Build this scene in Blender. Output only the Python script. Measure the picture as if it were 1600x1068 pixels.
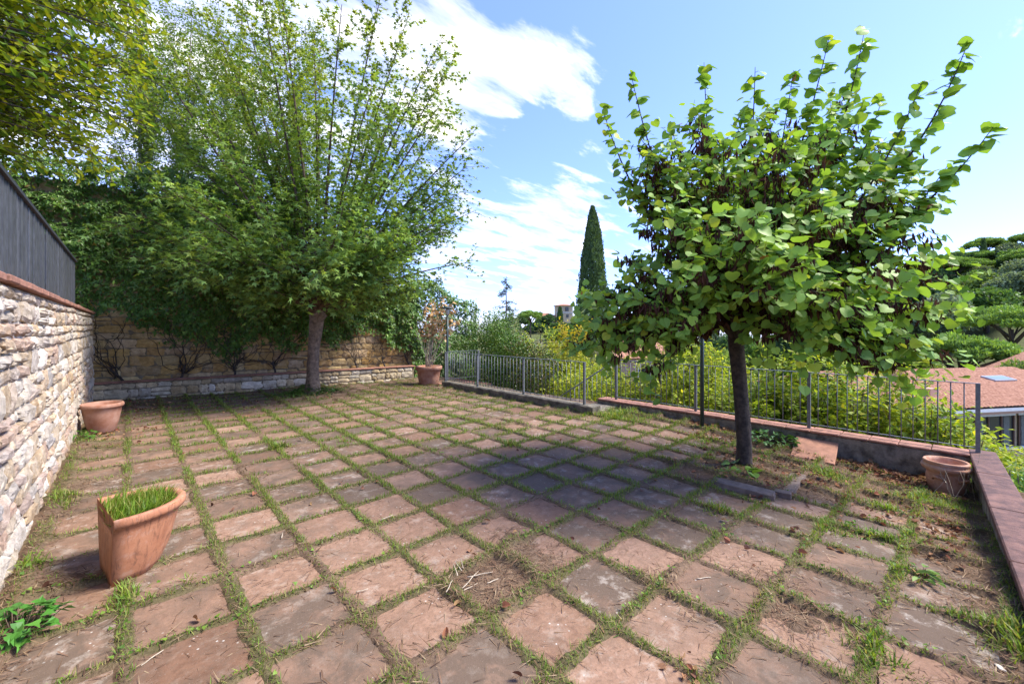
import bpy, math
import numpy as np
from mathutils import Vector, Matrix

for o in list(bpy.data.objects):
    bpy.data.objects.remove(o)
SC = bpy.context.scene
COL = SC.collection
PI = math.pi

# ------------------------------------------------------------------ camera
FPX, CX, CY, EYE = 651.0, 800.0, 512.0, 1.6
YAW = math.atan((800 - 203) / 651)
SA, CA = math.sin(YAW), math.cos(YAW)
cam_d = bpy.data.cameras.new('camera')
cam_d.sensor_width = 36.0
cam_d.lens = FPX / 1600 * 36
cam_d.shift_y = -(534 - CY) / 1600
cam_d.clip_start = 0.05
cam_d.clip_end = 3000
cam = bpy.data.objects.new('camera', cam_d)
cam.location = (0, 0, EYE)
cam.rotation_euler = (PI / 2, 0, -YAW)
COL.objects.link(cam)
SC.camera = cam

# ------------------------------------------------------------------ render / exposure
SC.view_settings.view_transform = 'Standard'
SC.view_settings.look = 'None'
SC.view_settings.exposure = 2.12
SC.view_settings.gamma = 1.0
SC.view_settings.use_curve_mapping = False
SC.render.engine = 'CYCLES'
cy = SC.cycles
cy.use_denoising = True
cy.denoiser = 'OPENIMAGEDENOISE'
cy.max_bounces = 10
cy.diffuse_bounces = 8
cy.glossy_bounces = 2
cy.transmission_bounces = 5
cy.transparent_max_bounces = 8
cy.sample_clamp_indirect = 6

# ------------------------------------------------------------------ sun + sky
SUN_EL = math.radians(52)
SUN_DIR = Vector((0.76, -0.65, 0)).normalized()          # horizontal direction towards the sun
sun_vec = Vector((SUN_DIR.x * math.cos(SUN_EL), SUN_DIR.y * math.cos(SUN_EL), math.sin(SUN_EL)))
sd = bpy.data.lights.new('sun', 'SUN')
sd.energy = 2.1
sd.angle = math.radians(22.0)
sd.color = (1.0, 0.95, 0.86)
sun = bpy.data.objects.new('sun', sd)
sun.rotation_euler = sun_vec.to_track_quat('Z', 'Y').to_euler()
sun.location = (0, 0, 30)
COL.objects.link(sun)

world = bpy.data.worlds.new('World')
SC.world = world
world.use_nodes = True
wt = world.node_tree
wt.nodes.clear()


def N(nt, t, **k):
    n = nt.nodes.new(t)
    for a, b in k.items():
        if a.startswith('i_'):
            n.inputs[a[2:].replace('_', ' ')].default_value = b
        else:
            setattr(n, a, b)
    return n


def L(nt, a, b):
    nt.links.new(a, b)


def MATH(nt, op, a, b=None, clamp=False):
    n = nt.nodes.new('ShaderNodeMath')
    n.operation = op
    n.use_clamp = clamp
    for i, v in enumerate((a, b)):
        if v is None:
            continue
        if isinstance(v, (int, float)):
            n.inputs[i].default_value = v
        else:
            nt.links.new(v, n.inputs[i])
    return n.outputs[0]


def RAMP(nt, fac, stops, interp='LINEAR'):
    n = nt.nodes.new('ShaderNodeValToRGB')
    n.color_ramp.interpolation = interp
    el = n.color_ramp.elements
    while len(el) < len(stops):
        el.new(0.5)
    for e, (p, c) in zip(el, stops):
        e.position = p
        e.color = (c, c, c, 1) if isinstance(c, (int, float)) else (*c, 1)
    if fac is not None:
        nt.links.new(fac, n.inputs[0])
    return n.outputs[0]


def MIX(nt, fac, a, b, blend='MIX'):
    n = nt.nodes.new('ShaderNodeMix')
    n.data_type = 'RGBA'
    n.blend_type = blend
    for k, v in ((0, fac), (6, a), (7, b)):
        if isinstance(v, (int, float)):
            n.inputs[k].default_value = v
        elif isinstance(v, tuple):
            n.inputs[k].default_value = (*v, 1)
        else:
            nt.links.new(v, n.inputs[k])
    return n.outputs[2]


sky = N(wt, 'ShaderNodeTexSky', sky_type='NISHITA', sun_disc=False)
sky.sun_elevation = SUN_EL
sky.sun_rotation = math.atan2(SUN_DIR.x, SUN_DIR.y)
sky.air_density = 1.0
sky.dust_density = 0.6
sky.ozone_density = 1.6
sky.altitude = 100
tc = N(wt, 'ShaderNodeTexCoord')
sep = N(wt, 'ShaderNodeSeparateXYZ')
L(wt, tc.outputs['Generated'], sep.inputs[0])
zc = MATH(wt, 'ADD', MATH(wt, 'MAXIMUM', sep.outputs[2], 0.0), 0.14)
comb = N(wt, 'ShaderNodeCombineXYZ')
L(wt, MATH(wt, 'DIVIDE', sep.outputs[0], zc), comb.inputs[0])
L(wt, MATH(wt, 'DIVIDE', sep.outputs[1], zc), comb.inputs[1])
n1 = N(wt, 'ShaderNodeTexNoise', i_Scale=0.85, i_Detail=9.0, i_Roughness=0.58, i_Distortion=0.25)
L(wt, comb.outputs[0], n1.inputs['Vector'])
n2 = N(wt, 'ShaderNodeTexNoise', i_Scale=5.5, i_Detail=8.0, i_Roughness=0.62, i_Distortion=0.3)
mp = N(wt, 'ShaderNodeMapping')
mp.inputs['Scale'].default_value = (0.45, 1.25, 1)
mp.inputs['Rotation'].default_value = (0, 0, math.radians(40))
L(wt, comb.outputs[0], mp.inputs['Vector'])
L(wt, mp.outputs[0], n2.inputs['Vector'])


def skydir(px, py):
    r = (px - CX) / FPX
    v = Vector((SA + r * CA, CA - r * SA, (CY - py) / FPX))
    return v.normalized()


# the cloud banks that the place had that day: soft lumps by compass direction, broken up by noise
total = None
for px, py, sharp, amp in ((650, 45, 90, .10), (735, 90, 260, .2), (830, 90, 260, .26), (890, 95, 420, .16), (690, 170, 200, .2), (800, 165, 400, .12), (900, 160, 420, .14),
                           (780, 300, 40, .085), (880, 330, 60, .12), (720, 380, 90, .08), (980, 300, 70, .07), (1450, 50, 160, .07), (1560, 310, 50, -.04), (1430, 250, 16, -.07), (520, 120, 14, .08), (200, 150, 7, .12),
                           (860, 425, 250, .12), (1080, 190, 20, -.14), (1250, 60, 14, -.14), (830, 215, 160, -.2), (620, 250, 200, -.05)):
    dp = N(wt, 'ShaderNodeVectorMath', operation='DOT_PRODUCT')
    L(wt, tc.outputs['Generated'], dp.inputs[0])
    dp.inputs[1].default_value = skydir(px, py)
    g = MATH(wt, 'MULTIPLY', MATH(wt, 'POWER', MATH(wt, 'MAXIMUM', dp.outputs['Value'], 0.0), float(sharp) * 2.2), amp)
    total = g if total is None else MATH(wt, 'ADD', total, g)
nz = MATH(wt, 'ADD', MATH(wt, 'MULTIPLY', n1.outputs[0], 0.36), MATH(wt, 'MULTIPLY', n2.outputs[0], 0.68))
cm = RAMP(wt, MATH(wt, 'ADD', nz, total), [(0.545, 0.0), (0.64, 0.42), (0.78, 1.0)], 'EASE')
blue = MIX(wt, 0.16, MIX(wt, 1.0, sky.outputs[0], (0.44, 0.49, 0.84), 'MULTIPLY'), (1.15, 1.6, 2.9))
skymix = MIX(wt, MATH(wt, 'MULTIPLY', cm, 0.94), blue, MIX(wt, RAMP(wt, n2.outputs[0], [(.3, 0.0), (.65, 1.0)]), (1.9, 2.05, 2.3), (4.0, 3.9, 3.7)))
bg = N(wt, 'ShaderNodeBackground', i_Strength=0.13)
L(wt, skymix, bg.inputs[0])
wo = N(wt, 'ShaderNodeOutputWorld')
L(wt, bg.outputs[0], wo.inputs[0])

# ------------------------------------------------------------------ helpers
RG = np.random.default_rng(11)


def pix(px, py, d):
    """point that lies d metres ahead of the photographer on the ray of a photo pixel"""
    r = (px - CX) / FPX * d
    return np.array((d * SA + r * CA, d * CA - r * SA, EYE - (py - CY) / FPX * d))


def sstep(x):
    x = np.clip(x, 0, 1)
    return x * x * (3 - 2 * x)


def gz(x, y):
    """height of the terrace paving: it sags towards the far corner of the parapet"""
    return -0.26 * sstep((np.asarray(x, float) - 3.0) / 4.2) * sstep((3.6 - np.asarray(y, float)) / 3.6)


def on_ground(px, py):
    z = 0.0
    for _ in range(12):
        d = FPX * (EYE - z) / (py - CY)
        p = pix(px, py, d)
        z = float(gz(p[0], p[1]))
    p[2] = z
    return p


_LAT = {}


def vnoise(x, y, seed=0):
    if seed not in _LAT:
        _LAT[seed] = np.random.default_rng(seed + 900).random((256, 256))
    g = _LAT[seed]
    x = np.asarray(x, float); y = np.asarray(y, float)
    xi = np.floor(x).astype(int); yi = np.floor(y).astype(int)
    fx = x - xi; fy = y - yi
    fx = fx * fx * (3 - 2 * fx); fy = fy * fy * (3 - 2 * fy)
    a = g[xi & 255, yi & 255]; b = g[(xi + 1) & 255, yi & 255]
    c = g[xi & 255, (yi + 1) & 255]; d = g[(xi + 1) & 255, (yi + 1) & 255]
    return (a * (1 - fx) + b * fx) * (1 - fy) + (c * (1 - fx) + d * fx) * fy


def fbm(x, y, seed=0, o=4):
    s = 0; a = .5; t = 0
    for i in range(o):
        s = s + a * vnoise(x * 2 ** i + 17.3 * i, y * 2 ** i - 9.1 * i, seed + i)
        t += a; a *= .5
    return s / t


def unit(v):
    return v / np.maximum(np.linalg.norm(v, axis=-1, keepdims=True), 1e-9)


def mesh(name, V, F, mat, col=None, smooth=False):
    """V (n,3); F list of (m,k) index arrays (or one); col (n,3) per-vertex colour"""
    if isinstance(F, np.ndarray):
        F = [F]
    V = np.asarray(V, np.float32)
    me = bpy.data.meshes.new(name)
    me.vertices.add(len(V))
    me.vertices.foreach_set('co', V.ravel())
    idx = np.concatenate([np.asarray(f, np.int32).ravel() for f in F])
    tot = np.concatenate([np.full(len(f), np.asarray(f).shape[1], np.int32) for f in F])
    me.loops.add(len(idx))
    me.loops.foreach_set('vertex_index', idx)
    me.polygons.add(len(tot))
    me.polygons.foreach_set('loop_start', np.concatenate(([0], np.cumsum(tot)[:-1])).astype(np.int32))
    me.polygons.foreach_set('loop_total', tot)
    me.polygons.foreach_set('use_smooth', np.full(len(tot), smooth, bool))
    if col is not None:
        a = me.color_attributes.new('Col', 'FLOAT_COLOR', 'POINT')
        c = np.ones((len(V), 4), np.float32)
        c[:, :3] = col
        a.data.foreach_set('color', c.ravel())
    me.update(calc_edges=True)
    me.materials.append(mat)
    return me


def link(name, me, parent=None, loc=None):
    o = bpy.data.objects.new(name, me)
    COL.objects.link(o)
    if parent is not None:
        o.parent = parent
    if loc is not None:
        o.location = loc
    return o


def tag(o, label=None, cat=None, group=None, kind=None):
    if label: o['label'] = label
    if cat: o['category'] = cat
    if group: o['group'] = group
    if kind: o['kind'] = kind
    return o


def thing(name, label, cat, group=None, loc=(0, 0, 0), rz=0.0):
    o = bpy.data.objects.new(name, None)
    o.empty_display_size = .2
    COL.objects.link(o)
    o.location = loc
    o.rotation_euler = (0, 0, rz)
    return tag(o, label, cat, group)


class MB:
    """collects shapes for one mesh"""
    def __init__(s):
        s.V = []; s.F = {}; s.n = 0; s.C = []

    def add(s, V, faces, c=None):
        V = np.asarray(V, float)
        for f in faces:
            s.F.setdefault(len(f), []).append([i + s.n for i in f])
        s.V.append(V); s.n += len(V)
        s.C.append(np.tile(np.array(c if c is not None else (1, 1, 1), float), (len(V), 1)))

    def arr(s, V, F, c=None):
        s.F.setdefault(F.shape[1], []).extend((F + s.n).tolist())
        s.V.append(V); s.n += len(V)
        s.C.append(np.tile(np.array(c if c is not None else (1, 1, 1), float), (len(V), 1)))

    def box(s, x0, x1, y0, y1, z0, z1, bev=0.0, M=None, c=None):
        if bev > 0:
            b = bev
            V = []; 
            for (z, i) in ((z0, b), (z0 + b, 0), (z1 - b, 0), (z1, b)):
                # octagonal rings give bevelled edges
                j = b if i == 0 else b
                xa, xb, ya, yb = x0 + i, x1 - i, y0 + i, y1 - i
                V += [(xa + b, ya, z), (xb - b, ya, z), (xb, ya + b, z), (xb, yb - b, z), (xb - b, yb, z), (xa + b, yb, z), (xa, yb - b, z), (xa, ya + b, z)]
            F = [tuple(range(7, -1, -1)), tuple(range(24, 32))]
            for k in range(3):
                for i in range(8):
                    F.append((k * 8 + i, k * 8 + (i + 1) % 8, k * 8 + 8 + (i + 1) % 8, k * 8 + 8 + i))
        else:
            V = [(x, y, z) for z in (z0, z1) for x, y in ((x0, y0), (x1, y0), (x1, y1), (x0, y1))]
            F = [(3, 2, 1, 0), (4, 5, 6, 7), (0, 1, 5, 4), (1, 2, 6, 5), (2, 3, 7, 6), (3, 0, 4, 7)]
        V = np.array(V, float)
        if M is not None:
            V = V @ np.array(M.to_3x3()).T + np.array(M.translation)
        s.add(V, F, c)
        return s

    def tube(s, pts, rad, k=8, cap=True, c=None):
        pts = np.asarray(pts, float); n = len(pts)
        rad = np.broadcast_to(np.asarray(rad, float), (n,))
        T = unit(np.gradient(pts, axis=0))
        ref = np.array((0, 0, 1.0)) if abs(T[0, 2]) < .9 else np.array((1.0, 0, 0))
        A = unit(np.cross(T, ref)); B = np.cross(T, A)
        th = np.arange(k) * 2 * PI / k
        V = pts[:, None] + rad[:, None, None] * (np.cos(th)[None, :, None] * A[:, None] + np.sin(th)[None, :, None] * B[:, None])
        F = [(i * k + j, i * k + (j + 1) % k, (i + 1) * k + (j + 1) % k, (i + 1) * k + j) for i in range(n - 1) for j in range(k)]
        if cap:
            F += [tuple(range(k - 1, -1, -1)), tuple(range((n - 1) * k, n * k))]
        s.add(V.reshape(-1, 3), F, c)
        return s

    def lathe(s, prof, k=32, cen=(0, 0), c=None):
        th = np.arange(k) * 2 * PI / k
        V = np.concatenate([np.stack((cen[0] + r * np.cos(th), cen[1] + r * np.sin(th), np.full(k, z)), 1) for r, z in prof])
        F = [(i * k + j, i * k + (j + 1) % k, (i + 1) * k + (j + 1) % k, (i + 1) * k + j) for i in range(len(prof) - 1) for j in range(k)]
        F += [tuple(range(k - 1, -1, -1)), tuple(range((len(prof) - 1) * k, len(prof) * k))]
        s.add(V, F, c)
        return s

    def build(s, name, mat, parent=None, smooth=False, loc=None, colour=False):
        V = np.concatenate(s.V)
        F = [np.array(f) for f in s.F.values()]
        return link(name, mesh(name, V, F, mat, np.concatenate(s.C) if colour else None, smooth), parent, loc)


def segs_mesh(name, P0, P1, R0, R1, mat, parent, k=4):
    """many straight tapering twigs as one mesh"""
    P0 = np.asarray(P0); P1 = np.asarray(P1); n = len(P0)
    T = unit(P1 - P0)
    ref = np.where(np.abs(T[:, 2:3]) < .9, np.array([[0, 0, 1.0]]), np.array([[1.0, 0, 0]]))
    A = unit(np.cross(T, ref)); B = np.cross(T, A)
    th = np.arange(k) * 2 * PI / k
    ring = np.cos(th)[None, :, None] * A[:, None] + np.sin(th)[None, :, None] * B[:, None]
    V = np.concatenate((P0[:, None] + np.asarray(R0)[:, None, None] * ring, P1[:, None] + np.asarray(R1)[:, None, None] * ring), 1)
    j = np.arange(k)
    f = np.stack((j, (j + 1) % k, k + (j + 1) % k, k + j), 1)
    F = (f[None] + (np.arange(n) * 2 * k)[:, None, None]).reshape(-1, 4)
    return tag(link(name, mesh(name, V.reshape(-1, 3), F, mat, None, True), parent), kind='stuff')


# ------------------------------------------------------------------ leaf templates  (x across, y along, z normal)
def T_heart():
    o = [(0, 0), (.26, -.1), (.5, .12), (.52, .42), (.3, .74), (0, .95)]
    V = [(0, .42, 0)] + [(x, y, .22 * abs(x) - .05 * y) for x, y in o] + [(-x, y, .22 * abs(x) - .05 * y) for x, y in o[1:-1]]
    F = [(0, 1 + i, 2 + i) for i in range(5)] + [(0, 7, 1), (0, 8, 7), (0, 9, 8), (0, 10, 9), (0, 6, 10)]
    return np.array(V, float), np.array(F)


def T_maple():
    c = (0, .22)
    tips = [(-118, .5), (-56, .82), (0, .95), (56, .82), (118, .5)]
    V = [(0, .22, 0)]
    out = []
    for i, (a, l) in enumerate(tips):
        a = math.radians(a)
        out.append((c[0] + l * math.sin(a), c[1] + l * math.cos(a), -.13 * l))
        if i < 4:
            b = math.radians((tips[i][0] + tips[i + 1][0]) / 2)
            out.append((c[0] + .25 * math.sin(b), c[1] + .25 * math.cos(b), 0.02))
    out.append((0, .05, 0))
    V += out
    n = len(out)
    F = [(0, 1 + (i + 1) % n, 1 + i) for i in range(n)]
    return np.array(V, float), np.array(F)


def T_ivy():
    V = [(0, .3, .0), (0, 0, 0), (.42, .02, .04), (.3, .4, .03), (.12, .6, .02), (0, 1, -.08), (-.12, .6, .02), (-.3, .4, .03), (-.42, .02, .04)]
    F = [(0, i, i + 1) for i in range(1, 8)] + [(0, 8, 1)]
    return np.array(V, float), np.array(F)


def T_star():
    c = np.array((0, .2)); V = []; F = []
    for i, (a, l, w) in enumerate(((-115, .48, .16), (-56, .8, .19), (0, .9, .21), (56, .8, .19), (115, .48, .16))):
        a = math.radians(a); d = np.array((math.sin(a), math.cos(a))); n = np.array((d[1], -d[0]))
        for q, z in ((c - n * w - d * .06, .0), (c + d * l, -.16 * l), (c + n * w - d * .06, .0)):
            V.append((q[0], q[1], z))
        F.append((3 * i, 3 * i + 2, 3 * i + 1))
    return np.array(V, float), np.array(F)


def T_kite(w=.5):
    V = [(0, 0, 0), (w / 2, .42, .05), (0, 1, -.08), (-w / 2, .42, .05)]
    return np.array(V, float), np.array([(0, 1, 2, 3)])


def T_ivy4():
    V = [(0, .1, 0), (.42, .02, .05), (.2, .5, .03), (0, 1, -.1), (-.2, .5, .03), (-.42, .02, .05)]
    return np.array(V, float), np.array([(0, 1, 2), (0, 2, 3), (0, 3, 4), (0, 4, 5)])


def dense(P, D, k, jit, r):
    P = np.repeat(P, k, 0); D = np.repeat(D, k, 0)
    j = r.normal(0, jit, P.shape); j[::k] *= .2
    dj = r.normal(0, .45, P.shape); dj[::k] *= .2
    return P + j, D + dj


def T_lance(w=.34):
    V = [(0, 0, 0), (w / 2, .35, .05), (w * .4, .65, .04), (0, 1, -.06), (-w * .4, .65, .04), (-w / 2, .35, .05)]
    F = [(0, 1, 2, 3), (0, 3, 4, 5)]
    return np.array(V, float), np.array(F)


def T_tri(w=.3):
    V = [(-w / 2, 0, 0), (w / 2, 0, 0), (0, 1, .0)]
    return np.array(V, float), np.array([(0, 1, 2)])


def T_blade():
    V = [(-.04, 0, 0), (.04, 0, 0), (.028, .55, .08), (-.028, .55, .08), (0, 1, .3)]
    return np.array(V, float), [np.array([(0, 1, 2, 3)]), np.array([(3, 2, 4)])]


def leaves(name, tmpl, P, D, Nn, S, C, mat, parent=None):
    TV, TF = tmpl
    if isinstance(TF, np.ndarray):
        TF = [TF]
    P = np.asarray(P, float); n = len(P); m = len(TV)
    D = unit(np.asarray(D, float)); B = unit(np.cross(D, np.asarray(Nn, float))); Z = np.cross(B, D)
    S = np.broadcast_to(np.asarray(S, float), (n,))
    V = P[:, None] + S[:, None, None] * (TV[None, :, 0:1] * B[:, None] + TV[None, :, 1:2] * D[:, None] + TV[None, :, 2:3] * Z[:, None])
    F = [(f[None] + (np.arange(n) * m)[:, None, None]).reshape(-1, f.shape[1]) for f in TF]
    return link(name, mesh(name, V.reshape(-1, 3), F, mat, np.repeat(np.asarray(C, float), m, axis=0)), parent)


def palette(n, cols, rng, jit=.12, w=None):
    cols = np.array(cols, float)
    i = rng.choice(len(cols), n, p=w)
    k = rng.choice(len(cols), n, p=w)
    t = rng.random((n, 1)) * .5
    c = cols[i] * (1 - t) + cols[k] * t
    return np.clip(c * (1 + jit * rng.standard_normal((n, 1))), .003, .9)


# ------------------------------------------------------------------ materials
def newmat(name):
    m = bpy.data.materials.new(name)
    m.use_nodes = True
    nt = m.node_tree
    b = nt.nodes['Principled BSDF']
    return m, nt, b


def noise(nt, scale, detail=5, rough=.6, vec=None, dist=0.0):
    n = N(nt, 'ShaderNodeTexNoise', i_Scale=scale, i_Detail=float(detail), i_Roughness=rough, i_Distortion=dist)
    if vec is None:
        g = N(nt, 'ShaderNodeNewGeometry')
        vec = g.outputs['Position']
    L(nt, vec, n.inputs['Vector'])
    return n.outputs[0]


def bump(nt, b, h, strength=.4, dist=.01):
    n = N(nt, 'ShaderNodeBump', i_Strength=strength, i_Distance=dist)
    L(nt, h, n.inputs['Height'])
    L(nt, n.outputs[0], b.inputs['Normal'])


def leaf_mat(name, rough=.5, trans=.4, spec=.35, tint=(1.25, 1.2, .55), gain=(1.5, 1.32, 1.05)):
    m, nt, b = newmat(name)
    at = N(nt, 'ShaderNodeAttribute', attribute_name='Col')
    b.inputs['Roughness'].default_value = rough
    b.inputs['Specular IOR Level'].default_value = spec
    cg = MIX(nt, 1.0, at.outputs[0], gain, 'MULTIPLY')
    L(nt, cg, b.inputs['Base Color'])
    tr = N(nt, 'ShaderNodeBsdfTranslucent')
    L(nt, MIX(nt, 1.0, cg, tint, 'MULTIPLY'), tr.inputs[0])
    mx = N(nt, 'ShaderNodeMixShader')
    mx.inputs[0].default_value = trans
    L(nt, b.outputs[0], mx.inputs[1]); L(nt, tr.outputs[0], mx.inputs[2])
    L(nt, mx.outputs[0], nt.nodes['Material Output'].inputs[0])
    return m


LEAF = leaf_mat('leaf', .5, .3, .22, (1.3, 1.3, .6))
LEAF_THIN = leaf_mat('thin_leaf', .5, .38, .22, (1.45, 1.4, .6))
LEAF_GLOSS = leaf_mat('glossy_leaf', .4, .25, .35)
DRY = leaf_mat('dry_leaf', .8, .2, .1, (1.1, 1, .9), (1, 1, 1))


def flat(name, c, rough=.7, metal=0.0, ns=8, var=.35, bmp=.3, bd=.004, c2=None):
    m, nt, b = newmat(name)
    nz_ = noise(nt, ns, 6, .65)
    cc = MIX(nt, RAMP(nt, nz_, [(.35, 0.0), (.68, 1.0)]), tuple(x * (1 - var) for x in c), c2 if c2 else tuple(min(.9, x * (1 + var * .6)) for x in c))
    L(nt, cc, b.inputs['Base Color'])
    b.inputs['Roughness'].default_value = rough
    b.inputs['Metallic'].default_value = metal
    if bmp:
        bump(nt, b, noise(nt, ns * 7, 5, .7), bmp, bd)
    return m


def colour_src(nt, obj):
    if obj:
        return N(nt, 'ShaderNodeObjectInfo').outputs['Color']
    return N(nt, 'ShaderNodeAttribute', attribute_name='Col').outputs[0]


def stone_mat(name, obj, scale=14.0, lime=.35):
    m, nt, b = newmat(name)
    c = colour_src(nt, obj)
    big = noise(nt, scale, 7, .68, dist=.4)
    c1 = MIX(nt, RAMP(nt, big, [(.3, 0.0), (.75, 1.0)]), MIX(nt, 1.0, c, (.55, .5, .45), 'MULTIPLY'), MIX(nt, 1.0, c, (1.18, 1.16, 1.12), 'MULTIPLY'))
    # lime wash from the mortar
    wash = RAMP(nt, noise(nt, scale * .45, 6, .7), [(.5, 0.0), (.66, lime)])
    c2 = MIX(nt, wash, c1, (.70, .65, .56))
    fine = noise(nt, scale * 6, 5, .7)
    c3 = MIX(nt, RAMP(nt, fine, [(.3, .45), (.45, 0.0)]), c2, (.09, .075, .06))
    L(nt, c3, b.inputs['Base Color'])
    b.inputs['Roughness'].default_value = .9
    b.inputs['Specular IOR Level'].default_value = .2
    bump(nt, b, MATH(nt, 'ADD', MATH(nt, 'MULTIPLY', big, 1.5), fine), .9, .012)
    return m


STONE_O = stone_mat('rubble_stone', True)
STONE_C = stone_mat('rubble_stone_far', False)
ASH_O = stone_mat('ashlar_stone', True, 9.0, .12)
ASH_C = stone_mat('ashlar_stone_far', False, 9.0, .12)
MORTAR = flat('lime_mortar', (.64, .57, .46), .95, ns=9, var=.3, bmp=.8, bd=.012)
MORTAR_DARK = flat('earth_mortar', (.23, .18, .11), .95, ns=9, var=.35, bmp=.8, bd=.012)


def tile_mat(name, obj):
    """terracotta slab; red channel of the colour = dark lichen growth plus painted tree shade, green = tone, blue = pale dust"""
    m, nt, b = newmat(name)
    sp = N(nt, 'ShaderNodeSeparateColor')
    L(nt, colour_src(nt, obj), sp.inputs[0])
    big = noise(nt, 3.6, 6, .66, dist=.5)
    mid = noise(nt, 17, 6, .7)
    fine = noise(nt, 120, 4, .7)
    base = MIX(nt, RAMP(nt, mid, [(.3, 0.0), (.7, 1.0)]), (.19, .112, .070), (.335, .207, .136))
    tone = MIX(nt, sp.outputs[1], (.62, .55, .50), (1.12, 1.12, 1.12))
    base = MIX(nt, 1.0, base, tone, 'MULTIPLY')
    # lichen, and the redbud's shade painted into some slabs
    li = MATH(nt, 'ADD', MATH(nt, 'ADD', big, MATH(nt, 'MULTIPLY', mid, .35)), MATH(nt, 'MULTIPLY', sp.outputs[0], .42))
    base = MIX(nt, RAMP(nt, li, [(.72, 0.0), (.92, .55), (1.12, .86)]), base, (.095, .07, .048))
    base = MIX(nt, RAMP(nt, noise(nt, 60, 5, .75), [(.50, 0.0), (.64, .5)]), base, (.11, .075, .05))
    base = MIX(nt, RAMP(nt, fine, [(.62, 0.0), (.74, .5)]), base, (.52, .38, .29))
    dust = noise(nt, 7, 7, .75)
    base = MIX(nt, MATH(nt, 'MULTIPLY', RAMP(nt, dust, [(.52, 0.0), (.66, .75)]), sp.outputs[2]), base, (.46, .40, .32))
    vo = N(nt, 'ShaderNodeTexVoronoi', i_Scale=26.0)
    L(nt, N(nt, 'ShaderNodeNewGeometry').outputs['Position'], vo.inputs['Vector'])
    spots = MATH(nt, 'MULTIPLY', RAMP(nt, vo.outputs['Distance'], [(.10, .8), (.17, 0.0)]), RAMP(nt, noise(nt, 2.2, 3), [(.54, 0.0), (.62, 1.0)]))
    base = MIX(nt, spots, base, (.5, .47, .40))
    L(nt, base, b.inputs['Base Color'])
    b.inputs['Roughness'].default_value = .88
    b.inputs['Specular IOR Level'].default_value = .22
    bump(nt, b, MATH(nt, 'ADD', mid, MATH(nt, 'MULTIPLY', fine, .5)), .55, .005)
    return m


TILE_O = tile_mat('terracotta_slab', True)
TILE_C = tile_mat('terracotta_slab_far', False)


def col_mat(name, rough=.95, bm=.8, bd=.01, sc=60):
    m, nt, b = newmat(name)
    c = colour_src(nt, False)
    c2 = MIX(nt, RAMP(nt, noise(nt, sc, 6, .75), [(.28, 0.0), (.72, 1.0)]), MIX(nt, 1.0, c, (.45, .43, .4), 'MULTIPLY'), MIX(nt, 1.0, c, (1.4, 1.38, 1.3), 'MULTIPLY'))
    L(nt, c2, b.inputs['Base Color'])
    b.inputs['Roughness'].default_value = rough
    b.inputs['Specular IOR Level'].default_value = .15
    bump(nt, b, noise(nt, sc * 1.6, 6, .75), bm, bd)
    return m


SOIL = col_mat('soil')
TERRA = flat('terracotta_pot', (.45, .20, .10), .72, ns=9, var=.3, bmp=.3, bd=.003, c2=(.52, .27, .16))
TERRA_OLD = flat('weathered_terracotta', (.42, .17, .09), .85, ns=7, var=.35, bmp=.5, bd=.004, c2=(.40, .23, .16))
COPING = flat('red_coping', (.115, .040, .026), .8, ns=11, var=.55, bmp=.7, bd=.007, c2=(.18, .082, .054))
COPING_OLD = flat('brick_coping', (.33, .155, .10), .85, ns=8, var=.45, bmp=.6, bd=.006)
CONCRETE = flat('weathered_concrete', (.24, .195, .135), .92, ns=8, var=.6, bmp=.9, bd=.014, c2=(.34, .29, .21))
CONC_DARK = flat('mossy_concrete', (.12, .10, .075), .95, ns=6, var=.5, bmp=.7, bd=.01, c2=(.22, .19, .13))
IRON = flat('grey_painted_iron', (.155, .165, .17), .5, .25, ns=30, var=.3, bmp=.15, bd=.001)
IRON_DARK = flat('dark_painted_iron', (.045, .05, .055), .55, .2, ns=30, var=.3, bmp=.15, bd=.001)
SLAT = flat('dark_grey_slat_paint', (.075, .08, .085), .5, .1, ns=12, var=.3, bmp=.1, bd=.001)
GREEN_POLE = flat('dark_green_pole', (.035, .055, .05), .45, .2, ns=30, var=.2, bmp=.1, bd=.001)
SLATE = flat('grey_stone_slab', (.17, .12, .085), .9, ns=9, var=.45, bmp=.6, bd=.006)
BARK = flat('maple_bark', (.22, .155, .10), .95, ns=13, var=.5, bmp=1.0, bd=.03, c2=(.34, .24, .155))
BARK_DARK = flat('dark_bark', (.062, .045, .034), .95, ns=16, var=.5, bmp=1.0, bd=.025, c2=(.12, .088, .065))
TWIG = flat('twig_bark', (.105, .068, .042), .9, ns=20, var=.4, bmp=0)
TWIG_GREY = flat('grey_twig', (.13, .11, .085), .9, ns=20, var=.4, bmp=0)
STRAW_STEM = flat('pale_stalk', (.46, .38, .27), .85, ns=30, var=.35, bmp=0)

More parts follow.
